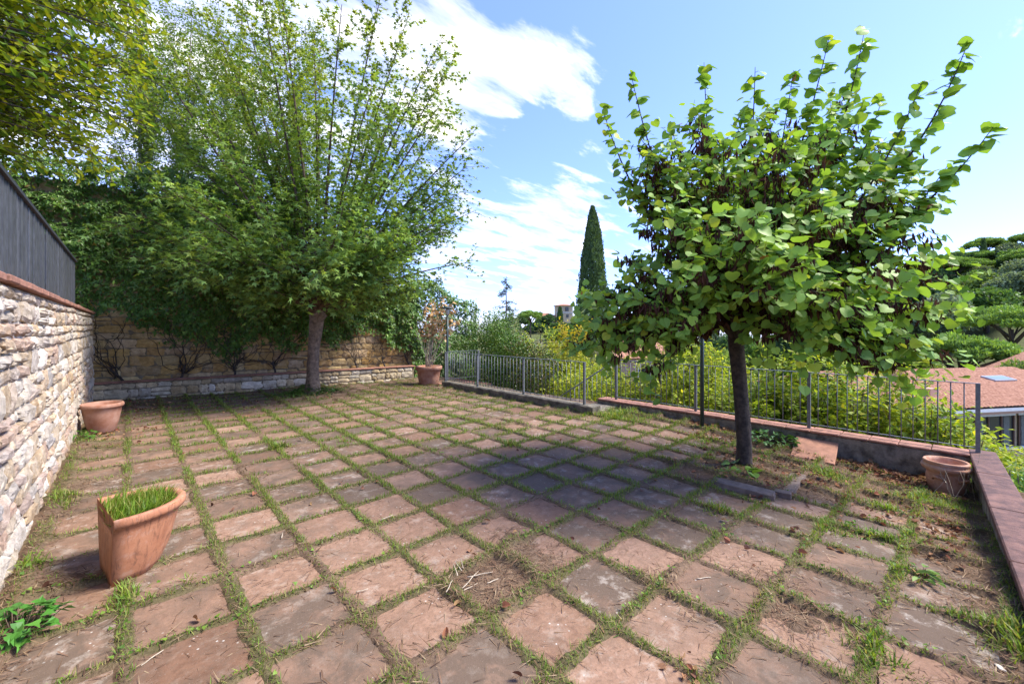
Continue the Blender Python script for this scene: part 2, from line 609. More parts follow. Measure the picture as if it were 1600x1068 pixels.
# ------------------------------------------------------------------ terrain
def terrain_h(X, Y):
    d = X * SA + Y * CA
    r = X * CA - Y * SA
    z = -2.6 - 3.6 * sstep((np.hypot(X - 7, np.minimum(Y - 6, 0)) - 5) / 18) * sstep((X - 6) / 6)
    z = z - 3.0 * sstep((d - 30) / 40)
    z = z + 31 * np.exp(-(((d - 125) / 60) ** 2 + ((r - 170) / 66) ** 2))
    z = z + 14 * np.exp(-(((d - 60) / 26) ** 2 + ((r - 92) / 30) ** 2))
    z = z + 10.5 * np.exp(-(((d - 235) / 70) ** 2 + ((r - 26) / 55) ** 2))
    z = z + 5 * np.exp(-(((d - 200) / 90) ** 2 + ((r + 90) / 90) ** 2))
    z = z + (fbm(X * .05, Y * .05, 40) - .5) * 1.2 * sstep((np.hypot(X, Y) - 20) / 40)
    # retained garden above the terrace
    up_left = sstep((-.85 - X) / .3) * sstep((Y + 6) / 3)
    z = z * (1 - up_left) + 1.72 * up_left
    up_back = sstep((Y - 13.35 + .13 * X) / .4) * sstep((9 - X) / 4) * sstep((X + 60) / 30)
    z = z * (1 - up_back) + (2.2 + .02 * np.clip(Y - 13, 0, 40)) * up_back
    inside = (X > -.85) & (X < 7.3) & (Y < 13.2 - .13 * X) & ((Y > -.5) | (X < 2.5))
    z = np.where(inside, np.minimum(z, -.75), z)
    return z


def lines(lo, hi):
    a = np.arange(-6, 16, .4)
    b = 16 + np.cumsum(np.geomspace(.6, 44, 44)); c = -6 - np.cumsum(np.geomspace(.6, 44, 44))
    return np.concatenate((c[::-1], a, b))


gx = lines(0, 0); gy = lines(0, 0)
GX, GY = np.meshgrid(gx, gy, indexing='ij')
GZ = terrain_h(GX, GY)
nx, ny = GX.shape
ii = np.arange(nx * ny).reshape(nx, ny)
TF = np.stack((ii[:-1, :-1], ii[1:, :-1], ii[1:, 1:], ii[:-1, 1:]), -1).reshape(-1, 4)
tn = fbm(GX * .3, GY * .3, 60)[..., None]
tcol = np.array((.075, .10, .03)) * (1 - tn) + np.array((.13, .13, .05)) * tn
EARTH = col_mat('garden_earth', sc=3)
tag(link('terrain', mesh('terrain', np.stack((GX, GY, GZ), -1).reshape(-1, 3), TF, EARTH, tcol.reshape(-1, 3), True)), 'grassy ground falling away below the terrace', None, None, 'structure')

# ------------------------------------------------------------------ the terrace: soil sheet, slabs, grass
PX0, PY0, PITCH = -0.02, 1.77 - 4 * .485, .483
JX = PX0 + PITCH * np.arange(-2, 16)
JY = PY0 + .485 * np.arange(-1, 27)
XF1 = 6.24          # inner line of the first railing
XF2 = 7.28          # line of the second railing
# burial: where soil, straw and roots have crept over the slabs
spots = [(on_ground(745, 918), .34, 1.0), (on_ground(825, 872), .3, .95), (on_ground(790, 835), .2, .7), (on_ground(1163, 745), .55, 1.1), (on_ground(1090, 745), .45, .55),
         (on_ground(1290, 730), .5, .95), (on_ground(1220, 760), .4, .6), (on_ground(1400, 760), .5, 1.0), (on_ground(1480, 800), .4, .8), (on_ground(1520, 880), .3, .85), (on_ground(1330, 830), .3, .5), (on_ground(1450, 860), .3, .5),
         (on_ground(489, 622), .9, .9), (on_ground(250, 632), .8, .8), (on_ground(640, 612), .7, .6), (on_ground(120, 905), .25, .9), (on_ground(120, 760), .2, .6), (on_ground(150, 700), .35, .8),
         (on_ground(1540, 960), .25, .6), (on_ground(1010, 905), .22, .55), (on_ground(230, 985), .1, .4), (on_ground(1000, 650), .5, .6), (on_ground(1230, 960), .2, .45), (on_ground(560, 640), .5, .6)]


def burial(X, Y):
    b = (fbm(X * 1.1, Y * 1.1, 70, 5) - .5) * 1.5 - .12
    for p, r, a in spots:
        b = b + a * np.exp(-(((X - p[0]) ** 2 + (Y - p[1]) ** 2) / r ** 2))
    b = b + .75 * np.exp(-((X + .56) / .22) ** 2) + .4 * np.exp(-((Y - 12.3 + .126 * X) / .5) ** 2)
    b = b + .4 * np.exp(-((X - XF1 + .05) / .35) ** 2) * (Y > 4.6) + .5 * np.exp(-((X - XF2 + .2) / .4) ** 2) + .5 * np.exp(-((Y + .05 * (7.4 - X)) / .22) ** 2) * (X > 2)
    b = b + .35 * sstep((X - 4.6) / 1.5) * sstep((3.4 - Y) / 1.5) + .16 * sstep((Y - 7.5) / 3) - .25 * sstep((4 - X) / 3) * sstep((4 - Y) / 2) * sstep((X - .2) / .4)
    return b


def joint_dist(X, Y):
    dx = np.abs(((X - PX0) / PITCH + .5) % 1 - .5) * PITCH
    dy = np.abs(((Y - PY0) / .485 + .5) % 1 - .5) * .485
    return np.minimum(dx, dy)


def soil_z(X, Y):
    n = fbm(X * 7, Y * 7, 80, 4)
    dj = joint_dist(X, Y)
    e = sstep((dj - .002 - .054 * n) / .03)
    base = .013 * (1 - e) - .030 * e
    b = burial(X, Y)
    fine = (fbm(X * 22, Y * 22, 90, 3) - .5)
    return gz(X, Y) + base + .052 * sstep(b * 1.05) + .016 * fine + .010 * (n - .5), b, e


def soil_grid(x0, x1, y0, y1, res):
    xs = np.linspace(x0, x1, int((x1 - x0) / res) + 1); ys = np.linspace(y0, y1, int((y1 - y0) / res) + 1)
    X, Y = np.meshgrid(xs, ys, indexing='ij')
    Z, b, e = soil_z(X, Y)
    k = np.arange(X.size).reshape(X.shape)
    F = np.stack((k[:-1, :-1], k[1:, :-1], k[1:, 1:], k[:-1, 1:]), -1).reshape(-1, 4)
    g = (1 - e) * sstep((fbm(X * 2.3, Y * 2.3, 75) - .3) / .3)
    t = fbm(X * 5, Y * 5, 77)[..., None]
    c = np.array((.10, .066, .044)) * (1 - t) + np.array((.22, .15, .10)) * t
    c = c * (1 - .55 * g[..., None]) + np.array((.075, .088, .028)) * .55 * g[..., None]
    return np.stack((X, Y, Z), -1).reshape(-1, 3), F, c.reshape(-1, 3)


Va, Fa, Ca = soil_grid(-.62, 7.22, -.44, 5.4, .026)
Vb, Fb, Cb = soil_grid(-.62, 7.22, 5.4, 12.75, .04)
Vc, Fc, Cc = soil_grid(-.62, 2.5, -3.0, -.44, .06)
pav = link('terrace_paving', mesh('terrace_paving', np.concatenate((Va, Vb, Vc)), np.concatenate((Fa, Fb + len(Va), Fc + len(Va) + len(Vb))), SOIL, np.concatenate((Ca, Cb, Cc)), True))
tag(pav, 'old terrace of square terracotta slabs with grassy joints', None, None, 'structure')


def slab_template(seed):
    r = np.random.default_rng(seed)
    h = .226
    pts = []
    n = 7
    for s in range(4):
        for i in range(n):
            t = i / n
            a = -h + 2 * h * t
            e = r.normal(0, .0035) + (r.random() < .06) * -.016
            hh = h + e
            pts.append({0: (a, -hh), 1: (hh, a), 2: (-a, hh), 3: (-hh, -a)}[s])
    for cidx in (0, n, 2 * n, 3 * n):                                # worn corners
        f = 1 - abs(r.normal(.02, .025))
        pts[cidx] = (pts[cidx][0] * f, pts[cidx][1] * f)
    o = np.array(pts); k = len(o)
    V = np.concatenate((np.c_[o, np.full(k, -.035)], np.c_[o, np.full(k, -.005)], np.c_[o * .985, np.zeros(k)]))
    V = np.concatenate((V, [[0, 0, .0005]]))
    j = np.arange(k)
    Q = np.concatenate([np.stack((a * k + j, a * k + (j + 1) % k, (a + 1) * k + (j + 1) % k, (a + 1) * k + j), 1) for a in (0, 1)])
    T = np.stack((2 * k + j, 2 * k + (j + 1) % k, np.full(k, 3 * k)), 1)
    return V, Q, T


SLABS = [slab_template(s) for s in range(8)]
SLAB_ME = [mesh('slab', V, [Q, T], TILE_O) for V, Q, T in SLABS]
cells = []
for i in range(len(JX) - 1):
    for j in range(len(JY) - 1):
        x = JX[i] + PITCH / 2; y = JY[j] + .485 / 2
        if x < -.5 or x > XF2 - .2 or y < -.5 or y > 12.25 - .126 * x or (x > XF1 - .12 and y > 4.7):
            continue
        cells.append((x, y))
pink = [on_ground(*p) for p in ((610, 800), (640, 830), (690, 865), (710, 800), (650, 975), (850, 985), (585, 905), (630, 680), (720, 690), (770, 700), (1170, 890), (960, 880), (1020, 885), (640, 795), (850, 805), (470, 640), (540, 660), (740, 685), (985, 668), (1010, 660), (545, 850), (250, 725), (320, 745))]
dark = [on_ground(*p) for p in ((830, 760), (760, 745), (900, 780), (985, 770), (930, 920), (560, 740), (620, 730), (430, 700), (700, 660), (1090, 830), (1230, 830), (1060, 780), (500, 690), (880, 700), (480, 760), (640, 720), (860, 830), (950, 805), (1260, 890), (1210, 830), (1400, 880), (1440, 900), (490, 950))]  # stained slabs, and slabs in the redbud's shadow, darkened by colour


def tile_tone(x, y, r):
    lich_shade = np.clip(r.normal(.38, .22), 0, 1)
    for p in pink:
        if (p[0] - x) ** 2 + (p[1] - y) ** 2 < .3 ** 2:
            lich_shade = min(lich_shade, r.uniform(0, .15))
    for p in dark:
        if (p[0] - x) ** 2 + (p[1] - y) ** 2 < .33 ** 2:
            lich_shade = max(lich_shade, r.uniform(.6, .85))
    if x > 4.2 and y < 3.5:
        lich_shade = min(1, lich_shade + .12)
    return lich_shade, np.clip(r.normal(.55, .25), 0, 1), np.clip(r.normal(.4, .3), 0, 1)


def cam_d2(x, y):
    d = x * SA + y * CA; rr = x * CA - y * SA
    vis = d > .8 and abs(rr / d) < 1.32
    return (d if vis else d + 60)


cells.sort(key=lambda c: cam_d2(*c))
rt = np.random.default_rng(5)
mbf = MB()
for k, (x, y) in enumerate(cells):
    zx = float(gz(x + .15, y) - gz(x - .15, y)) / .3; zy = float(gz(x, y + .15) - gz(x, y - .15)) / .3
    z = float(gz(x, y)) + rt.normal(0, .0035)
    col = tile_tone(x, y, rt)
    rot = rt.normal(0, .012) + PI / 2 * rt.integers(4)
    tx, ty = math.atan(zy) + rt.normal(0, .008), -math.atan(zx) + rt.normal(0, .008)
    dx, dy = rt.normal(0, .006, 2)
    if k < 300:
        o = link('slab', SLAB_ME[rt.integers(8)], pav, (x + dx, y + dy, z))
        o.rotation_euler = Matrix.Rotation(tx, 3, 'X').to_4x4().to_euler()
        o.rotation_euler = (Matrix.Rotation(ty, 3, 'Y') @ Matrix.Rotation(tx, 3, 'X') @ Matrix.Rotation(rot, 3, 'Z')).to_euler()
        o.color = (*col, 1)
    else:
        V, Q, T = SLABS[rt.integers(8)]
        M = np.array(Matrix.Rotation(ty, 3, 'Y') @ Matrix.Rotation(tx, 3, 'X') @ Matrix.Rotation(rot, 3, 'Z'))
        V = V @ M.T + np.array((x + dx, y + dy, z))
        mbf.F.setdefault(4, []).extend((Q + mbf.n).tolist()); mbf.F.setdefault(3, []).extend((T + mbf.n).tolist())
        mbf.V.append(V); mbf.n += len(V); mbf.C.append(np.tile(col, (len(V), 1)))
if mbf.n:
    tag(mbf.build('far_slabs', TILE_C, pav, colour=True), kind='stuff')

# retaining mass below the terrace edge
b = MB()
b.box(7.22, 7.5, -.3, 12.0, -7, -.02 - .27)
b.box(2.4, 7.5, -.75, -.45, -7, -.28)
b.box(XF1 - .02, 7.22, 4.95, 12.0, -7, -2.2)
tag(b.build('retaining_mass', CONCRETE), 'concrete retaining wall holding up the terrace edge', 'wall')

# grass in the joints, by density map
def grass_stuff():
    r = np.random.default_rng(21)
    n = 900000
    # more candidates close to the photographer
    X = r.uniform(-.55, 7.2, n); Y = r.uniform(-.3, 12.3, n)
    d = np.maximum(X * SA + Y * CA, .8); rr = X * CA - Y * SA
    dj = joint_dist(X, Y)
    patch = fbm(X * 2.3, Y * 2.3, 75)
    p = np.exp(-(dj / .034) ** 2) * sstep((patch - .22) / .26) * 1.25
    p = p * (1 - .55 * sstep(burial(X, Y) - .2)) * (1 - .5 * sstep((.75 - X) / .5))
    p = np.maximum(p, .10 * sstep((patch - .62) / .1) * sstep((.09 - dj) / .09))
    lush = .55 * np.exp(-((X - XF1) / .5) ** 2) * sstep((5.4 - Y) / .6) * sstep((Y - 3.2) / .8) + .5 * np.exp(-((X - 6.1) / .3) ** 2) * (Y > 4.6) * .5
    lush = lush + .75 * np.exp(-((X + .45) / .09) ** 2) * sstep((fbm(Y * 1.3, X, 66) - .42) / .15) + .6 * np.exp(-((Y - .12 + .05 * (7.45 - X)) / .12) ** 2) * (X > 2.2) * sstep((fbm(X * 2, Y, 67) - .4) / .2)
    p = np.maximum(p, lush * sstep((fbm(X * 4, Y * 4, 68) - .4) / .2))
    tufts = [(on_ground(797, 697), .10), (on_ground(1380, 795), .16), (on_ground(1375, 845), .14), (on_ground(1310, 832), .16), (on_ground(1430, 845), .1), (on_ground(1390, 1040), .12), (on_ground(290, 905), .07), (on_ground(195, 935), .13),
             (on_ground(1290, 745), .2), (on_ground(1450, 790), .25), (on_ground(100, 785), .1), (on_ground(45, 890), .1), (on_ground(540, 690), .1), (on_ground(440, 700), .1), (on_ground(960, 650), .4), (on_ground(1100, 690), .12), (on_ground(1120, 800), .12),
             (on_ground(1430, 905), .1), (on_ground(1360, 1010), .12), (on_ground(1590, 1010), .2)]
    tall = np.zeros(n)
    for q, s in tufts:
        g = np.exp(-(((X - q[0]) ** 2 + (Y - q[1]) ** 2) / s ** 2))
        p = np.maximum(p, .8 * g); tall = np.maximum(tall, g * sstep((s - .03) / .05))
    dens = np.clip(5.4 / d ** 1.25, .16, 1.0)
    keep = (r.random(n) < p * dens) & (rr / d < 1.35) & (rr / d > -1.35) & ~((X > XF1) & (Y > 4.75))
    X, Y, d, tall, patch = X[keep], Y[keep], d[keep], tall[keep], patch[keep]
    n = len(X)
    Z = soil_z(X, Y)[0] - .004
    S = r.uniform(.02, .058, n) * (1 + 1.3 * tall) * (.8 + .5 * sstep((d - 3) / 4))
    az = r.uniform(0, 2 * PI, n); lean = np.abs(r.normal(0, .55, n)) + .1
    D = np.stack((np.cos(az) * np.sin(lean), np.sin(az) * np.sin(lean), np.cos(lean)), 1)
    Nn = np.stack((np.cos(az), np.sin(az), -.4 + 0 * az), 1) + r.normal(0, .3, (n, 3))
    C = palette(n, [(.11, .20, .034), (.085, .17, .03), (.15, .22, .042), (.20, .19, .085), (.07, .135, .026)], r, .15)
    TV, TFs = T_blade()
    wd = np.clip(.75 + d * .16, 1, 2.6)
    TV = TV.copy(); TV[:, 0] *= 1.45
    nr = (d < 3.6) | (tall > .3)
    P_ = np.stack((X, Y, Z), 1)
    o = leaves('joint_grass', (TV, TFs), P_[nr], D[nr], Nn[nr], S[nr], C[nr], LEAF_THIN)
    tag(o, 'green grass and moss growing in the joints between the near terracotta slabs', 'grass', None, 'stuff')
    o = leaves('far_joint_grass', T_tri(.16), P_[~nr], D[~nr], Nn[~nr], S[~nr], C[~nr], LEAF_THIN)
    tag(o, 'short green grass in the joints between the slabs towards the far wall', 'grass', None, 'stuff')
    print('grass', n)
    # small round weed leaves
    n = 60000
    X = r.uniform(-.5, 7, n); Y = r.uniform(0, 9, n)
    d = np.maximum(X * SA + Y * CA, .8); rr = X * CA - Y * SA
    p = np.exp(-(joint_dist(X, Y) / .03) ** 2) * sstep((fbm(X * 1.7, Y * 1.7, 176) - .5) / .08) * .8
    for q, s in tufts:
        p = np.maximum(p, .35 * np.exp(-(((X - q[0]) ** 2 + (Y - q[1]) ** 2) / s ** 2)))
    keep = (r.random(n) < p) & (np.abs(rr / d) < 1.35)
    X, Y = X[keep], Y[keep]; n = len(X)
    az = r.uniform(0, 2 * PI, n)
    D = np.stack((np.cos(az), np.sin(az), r.uniform(.1, .8, n)), 1)
    o = leaves('joint_weeds', T_ivy(), np.stack((X, Y, soil_z(X, Y)[0] + r.uniform(0, .03, n)), 1), D, np.array([[0, 0, 1.]]) + r.normal(0, .3, (n, 3)), r.uniform(.012, .03, n),
               palette(n, [(.07, .15, .02), (.11, .2, .03), (.05, .11, .02)], r), LEAF)
    tag(o, 'tiny leafy weeds rooted between the terracotta slabs', 'weeds', None, 'stuff')
    # straw and needles
    n = 520000
    X = r.uniform(-.55, 7.2, n); Y = r.uniform(-.3, 12.2, n)
    d = np.maximum(X * SA + Y * CA, .8); rr = X * CA - Y * SA
    bb = burial(X, Y)
    p = .035 + .9 * sstep((bb - .02) / .5) + .3 * np.exp(-(joint_dist(X, Y) / .07) ** 2)
    keep = (r.random(n) < p * np.clip(3.4 / d, .12, 1) * .6) & (np.abs(rr / d) < 1.35) & ~((X > XF1) & (Y > 4.75))
    X, Y, d = X[keep], Y[keep], d[keep]; n = len(X)
    Z = np.maximum(soil_z(X, Y)[0], gz(X, Y)) + r.uniform(.001, .012, n)
    az = r.uniform(0, 2 * PI, n)
    D = np.stack((np.cos(az), np.sin(az), r.normal(0, .12, n)), 1)
    TV = np.array([(-.5, 0, 0), (.5, 0, 0), (.35, .5, 0), (-.35, .5, 0), (0, 1, 0)], float); TV[:, 0] *= .06
    TV = TV[[0, 1, 4]]
    o = leaves('straw', (TV, np.array([(0, 1, 2)])), np.stack((X, Y, Z), 1), D, np.array([[0, 0, 1.]]) + r.normal(0, .25, (n, 3)), r.uniform(.03, .10, n),
               palette(n, [(.22, .14, .08), (.15, .085, .05), (.34, .25, .15), (.10, .058, .037), (.24, .14, .085)], r), DRY)
    tag(o, 'dry straw and pine needles scattered over the slabs', 'straw', None, 'stuff')
    # brown leaf litter along the kerb, under the tree and by the far wall
    XY = []
    for q, s_, m_ in ((on_ground(1400, 742), .24, 900), (on_ground(1350, 726), .22, 600), (on_ground(1430, 752), .18, 600), (on_ground(1220, 735), .45, 300), (on_ground(1500, 830), .3, 260), (on_ground(1110, 685), .2, 120), (on_ground(1163, 745), .4, 120), (on_ground(1480, 775), .25, 200), (on_ground(250, 635), .9, 260), (on_ground(440, 625), 1., 260),
                      (on_ground(1070, 1050), .05, 14), (on_ground(650, 610), .8, 160), (on_ground(160, 680), .4, 120), (on_ground(1540, 890), .18, 60), (on_ground(1300, 800), .9, 90), (on_ground(700, 800), 2.2, 90), (on_ground(210, 640), .5, 200)):
        XY.append(np.array(q[:2]) + r.normal(0, s_, (m_, 2)))
    yk = r.uniform(.1, 3.2, 420)
    XY.append(np.stack((XF2 - .2 - np.abs(r.normal(0, .14, 420)), yk), 1))
    XY = np.concatenate(XY)
    XY = XY[(XY[:, 0] > -.55) & (XY[:, 0] < XF2 - .18) & (XY[:, 1] > .0) & (XY[:, 1] < 12.3 - .126 * XY[:, 0]) & ~((XY[:, 0] > XF1) & (XY[:, 1] > 4.7))]
    X, Y = XY[:, 0], XY[:, 1]; n = len(X)
    az = r.uniform(0, 2 * PI, n)
    D = np.stack((np.cos(az), np.sin(az), r.normal(.1, .35, n)), 1)
    TV, TFF = T_heart(); TV = TV.copy(); TV[:, 2] *= 2.2; TV[:, 0] *= .75
    o = leaves('leaf_litter', (TV, TFF), np.stack((X, Y, np.maximum(soil_z(X, Y)[0], gz(X, Y)) + r.uniform(.004, .03, n)), 1), D, np.array([[0, 0, 1.]]) + r.normal(0, .6, (n, 3)), r.uniform(.02, .055, n),
               palette(n, [(.26, .10, .055), (.30, .16, .08), (.12, .055, .035), (.36, .22, .10), (.22, .11, .07)], r), DRY)
    tag(o, 'fallen brown leaves gathered along the kerb and under the trees', 'leaves', None, 'stuff')


grass_stuff()

# ------------------------------------------------------------------ stone walls
def stone_template(seed):
    r = np.random.default_rng(seed + 300)
    k = 5
    u = np.linspace(-.5, .5, k)
    V = []
    for a in range(k):
        for c in range(k):
            x, z = u[a], u[c]
            ex = 1 - (abs(x) * 2) ** 3 * .16 - (abs(z) * 2) ** 3 * .16
            edge = max(abs(x), abs(z)) > .49
            y = ex * (.85 if not edge else .5) + r.normal(0, .13)
            cut = 1 - .2 * (abs(x) > .49) * (abs(z) > .49) * r.random()
            V.append((x * cut + r.normal(0, .04), y, z * cut + r.normal(0, .05)))
    k2 = len(V)
    rim = [i * k for i in range(k)] + [(k - 1) * k + i for i in range(1, k)] + [i * k + k - 1 for i in range(k - 2, -1, -1)] + [i for i in range(k - 2, 0, -1)]
    V += [(V[i][0] * 1.0, -.3, V[i][2] * 1.0) for i in rim]
    F = [(a * k + c, (a + 1) * k + c, (a + 1) * k + c + 1, a * k + c + 1) for a in range(k - 1) for c in range(k - 1)]
    n = len(rim)
    F += [(rim[(i + 1) % n], rim[i], k2 + i, k2 + (i + 1) % n) for i in range(n)]
    return np.array(V), np.array(F)[:, ::-1] if False else np.array(F)


STT = [stone_template(i) for i in range(10)]
STM_R = [mesh('stone', V, F, STONE_O, None, False) for V, F in STT]
STM_A = [mesh('block', V, F, ASH_O, None, False) for V, F in STT]


def courses(r, s0, s1, z0, z1, hr, wr, tall=.12):
    out = []
    z = z0
    while z < z1 - .03:
        h = min(r.uniform(*hr), z1 - z)
        if z1 - (z + h) < hr[0] * .6:
            h = z1 - z
        s = s0 + r.uniform(-.1, 0)
        while s < s1:
            w = r.uniform(*wr) * (1.3 if r.random() < .12 else 1)
            if h > hr[0] * 1.25 and r.random() < tall:         # two thin stones in one course
                q = r.uniform(.4, .6)
                out.append((s + w / 2, z + h * q / 2, w, h * q)); out.append((s + w / 2, z + h * (1 + q) / 2, w, h * (1 - q)))
            else:
                out.append((s + w / 2, z + h / 2, w, h))
            s += w
        z += h
    return out


def lay(root, stones, cols, frame, depth, gap, meshes, matC, limit, key, r, name='stone', wgt=None, wave=0.0):
    """frame(s,t,z) -> world; stones nearest by key() become parts, the rest one mesh"""
    e = np.array(frame(1, 0, 0)) - np.array(frame(0, 0, 0)); n_ = np.array(frame(0, 1, 0)) - np.array(frame(0, 0, 0))
    B = np.stack((e, n_, np.array((0, 0, 1.0))), 1)
    ang = math.atan2(e[1], e[0]); flip = np.linalg.det(B) < 0
    stones = sorted(stones, key=key)
    mb = MB()
    for k, (s, z, w, h) in enumerate(stones):
        z = z + wave * (math.sin(s * 1.7) + math.sin(s * .63 + 1) )
        c = palette(1, cols, r, .1, wgt)[0]
        dep = depth * r.uniform(.6, 1.3)
        p = frame(s, 0, z)
        tilt = r.normal(0, .03)
        i = r.integers(10)
        sx = -1 if flip else 1
        if k < limit:
            o = link(name, meshes[i], root, p)
            o.scale = ((w - gap), dep, (h - gap))
            # local x along the wall, local y out of it
            o.rotation_euler = (Matrix(((sx * e[0], n_[0], 0), (sx * e[1], n_[1], 0), (0, 0, 1))) @ Matrix.Rotation(tilt, 3, 'Y')).to_euler()
            o.color = (*c, 1)
        else:
            V, F = STT[i]
            V = V * np.array(((w - gap), dep, (h - gap)))
            Mx = np.array(Matrix(((sx * e[0], n_[0], 0), (sx * e[1], n_[1], 0), (0, 0, 1))) @ Matrix.Rotation(tilt, 3, 'Y'))
            mb.arr(V @ Mx.T + np.array(p), F, c)
    if mb.n:
        tag(mb.build('far_' + name + 's', matC, root, False, colour=True), kind='stuff')


# left rubble wall, facing the terrace
XW = -.60
lw = thing('rubble_wall', 'tall pale rubble stone wall under the dark slatted fence', 'wall')
MB().box(XW - .35, XW, -2.2, 13.2, -.4, 1.88).build('mortar', MORTAR, lw)
rw = np.random.default_rng(31)
fr = lambda s, t, z: (XW + t, s, z)
RUB = [(.60, .53, .43), (.52, .41, .28), (.49, .35, .27), (.38, .36, .345), (.66, .61, .54), (.52, .37, .22), (.43, .33, .28)]
st = courses(rw, -2.2, 12.6, -.04, 1.87, (.10, .26), (.13, .40), .4)
lay(lw, st, RUB, fr, .042, .014, STM_R, STONE_C, 300, lambda q: (q[0] if q[0] > 3.55 else 100 + q[0]), rw, 'stone', [.26, .2, .12, .1, .18, .08, .06], .008)
mb = 0
y = -2.2
while y < 12.5:
    l = rw.uniform(.28, .34)
    c = MB().box(XW - .30, XW + .055 + rw.normal(0, .004), y + .004, y + l - .004, 1.885, 1.935 + rw.normal(0, .002), .008)
    c.build('coping_tile', COPING_OLD, lw)
    y += l
# dark slatted fence on top
fe = thing('slat_fence', 'dark grey fence of narrow upright metal slats on the rubble wall', 'fence')
y = 2.3
k = 0
sl = MB().box(-.005, .005, -.026, .026, 1.96, 2.66).build('slat', SLAT, fe).data
bpy.data.objects.remove(fe.children[0])
while y < 9.75:
    o = link('slat', sl, fe, (XW - .06 + rw.normal(0, .003), y, 0))
    o.rotation_euler = (0, 0, rw.normal(0, .09))
    y += .064 + rw.normal(0, .003)
MB().box(XW - .085, XW - .067, 2.25, 9.78, 2.02, 2.06).box(XW - .085, XW - .067, 2.25, 9.78, 2.55, 2.59).build('rail', SLAT, fe)
MB().box(XW - .08, XW - .03, 2.25, 9.78, 2.661, 2.69).build('top_rail', IRON_DARK, fe)
for yy in (2.5, 4.9, 7.3, 9.74):
    MB().box(XW - .135, XW - .0855, yy, yy + .05, 1.9, 2.66).build('post', SLAT, fe)

# back wall line
P0 = np.array((-.60, 12.47)); P1 = np.array((6.66, 11.56))
EB = (P1 - P0) / np.linalg.norm(P1 - P0); NB = np.array((EB[1], -EB[0]))


def bw(s, t, z):
    q = P0 + EB * s + NB * t
    return (q[0], q[1], z)


def s_of_px(px, t):
    """where the view ray of a column meets the plane t in front of the back wall line"""
    r = (px - CX) / FPX
    dv = np.array((SA + r * CA, CA - r * SA))
    A = np.stack((EB, -dv), 1)
    sol = np.linalg.solve(A, -(P0 + NB * t))
    return float(sol[0]), float(sol[1])


TB = -.55
hw = thing('garden_wall', 'high ochre stone wall behind the vines along the far side', 'wall')
Mb = Matrix(((EB[0], NB[0], 0, P0[0]), (EB[1], NB[1], 0, P0[1]), (0, 0, 1, 0), (0, 0, 0, 1)))
def fbox(x0, x1, y0, y1, z0, z1, M=Mb, bev=0):
    m = MB().box(x0, x1, y0, y1, z0, z1, bev, M)
    m.F = {k: [f[::-1] for f in v] for k, v in m.F.items()}
    return m
LWL = 7.15
fbox(-5, 7.5, TB - .4, TB, -.5, 2.75).build('mortar', MORTAR_DARK, hw)
fbox(-5, 3.6, TB - .38, TB - .02, 2.75, 4.75).build('upper_mortar', MORTAR_DARK, hw)
OCH = [(.60, .40, .15), (.52, .33, .12), (.66, .49, .23), (.46, .34, .18), (.56, .41, .24), (.42, .25, .11)]
st = courses(rw, -3, 7.3, .15, 2.75, (.13, .24), (.2, .52), .18)
lay(hw, st, OCH, lambda s, t, z: bw(s, TB + t, z), .035, .018, STM_A, ASH_C, 300, lambda q: (q[1] if -.3 < q[0] < 7.6 else 50 + q[1]), rw, 'block', [.25, .2, .2, .13, .12, .1])
# low planter wall with a tile coping
pw = thing('planter_wall', 'low cream stone planter wall with thin brown coping at the vines feet', 'wall')
zt = lambda s: .36 + .012 * s
fbox(0, LWL, -.22, 0, -.3, .40).build('mortar', MORTAR_DARK, pw)
CRM = [(.62, .50, .31), (.62, .56, .43), (.47, .36, .20), (.54, .43, .25), (.42, .38, .31), (.64, .60, .50)]
st = courses(rw, .0, LWL - .1, -.05, .385, (.11, .2), (.13, .36), .25)
lay(pw, st, CRM, lambda s, t, z: bw(s, t, z), .035, .016, STM_A, ASH_C, 300, lambda q: q[0], rw, 'block', [.22, .22, .14, .18, .1, .14])
s = 0.0
while s < LWL:
    l = rw.uniform(.3, .42)
    fbox(s + .003, min(s + l, LWL + .04) - .003, -.24, .045 + rw.normal(0, .003), .402, .43 + rw.normal(0, .002), bev=.006).build('coping_tile', COPING_OLD, pw)
    s += l
soilb = fbox(0, LWL, TB + .01, -.23, -.3, .33)
tag(soilb.build('planter_soil', flat('planter_earth', (.09, .065, .045), .95, ns=12, bmp=.8, bd=.02)), 'dark earth in the planter behind the low stone wall', None, None, 'structure')

# ------------------------------------------------------------------ ivy
def ivy_top(s):
    s = np.asarray(s, float)
    return 5.35 - .6 * sstep((s - 1.5) / 1.2) - 1.6 * sstep((s - 3.3) / 3.2) - .45 * sstep((s - 7.4) / 1.6)


def ivy_bot(s):
    s = np.asarray(s, float)
    return 1.0 + .85 * np.exp(-((s - .2) / .5) ** 2) - .15 * np.exp(-((s - 2.2) / .8) ** 2) + (fbm(s * 1.6, s * 0 + 3, 130) - .5) * 1.0 - 2.6 * sstep((s - 7.15) / .35)


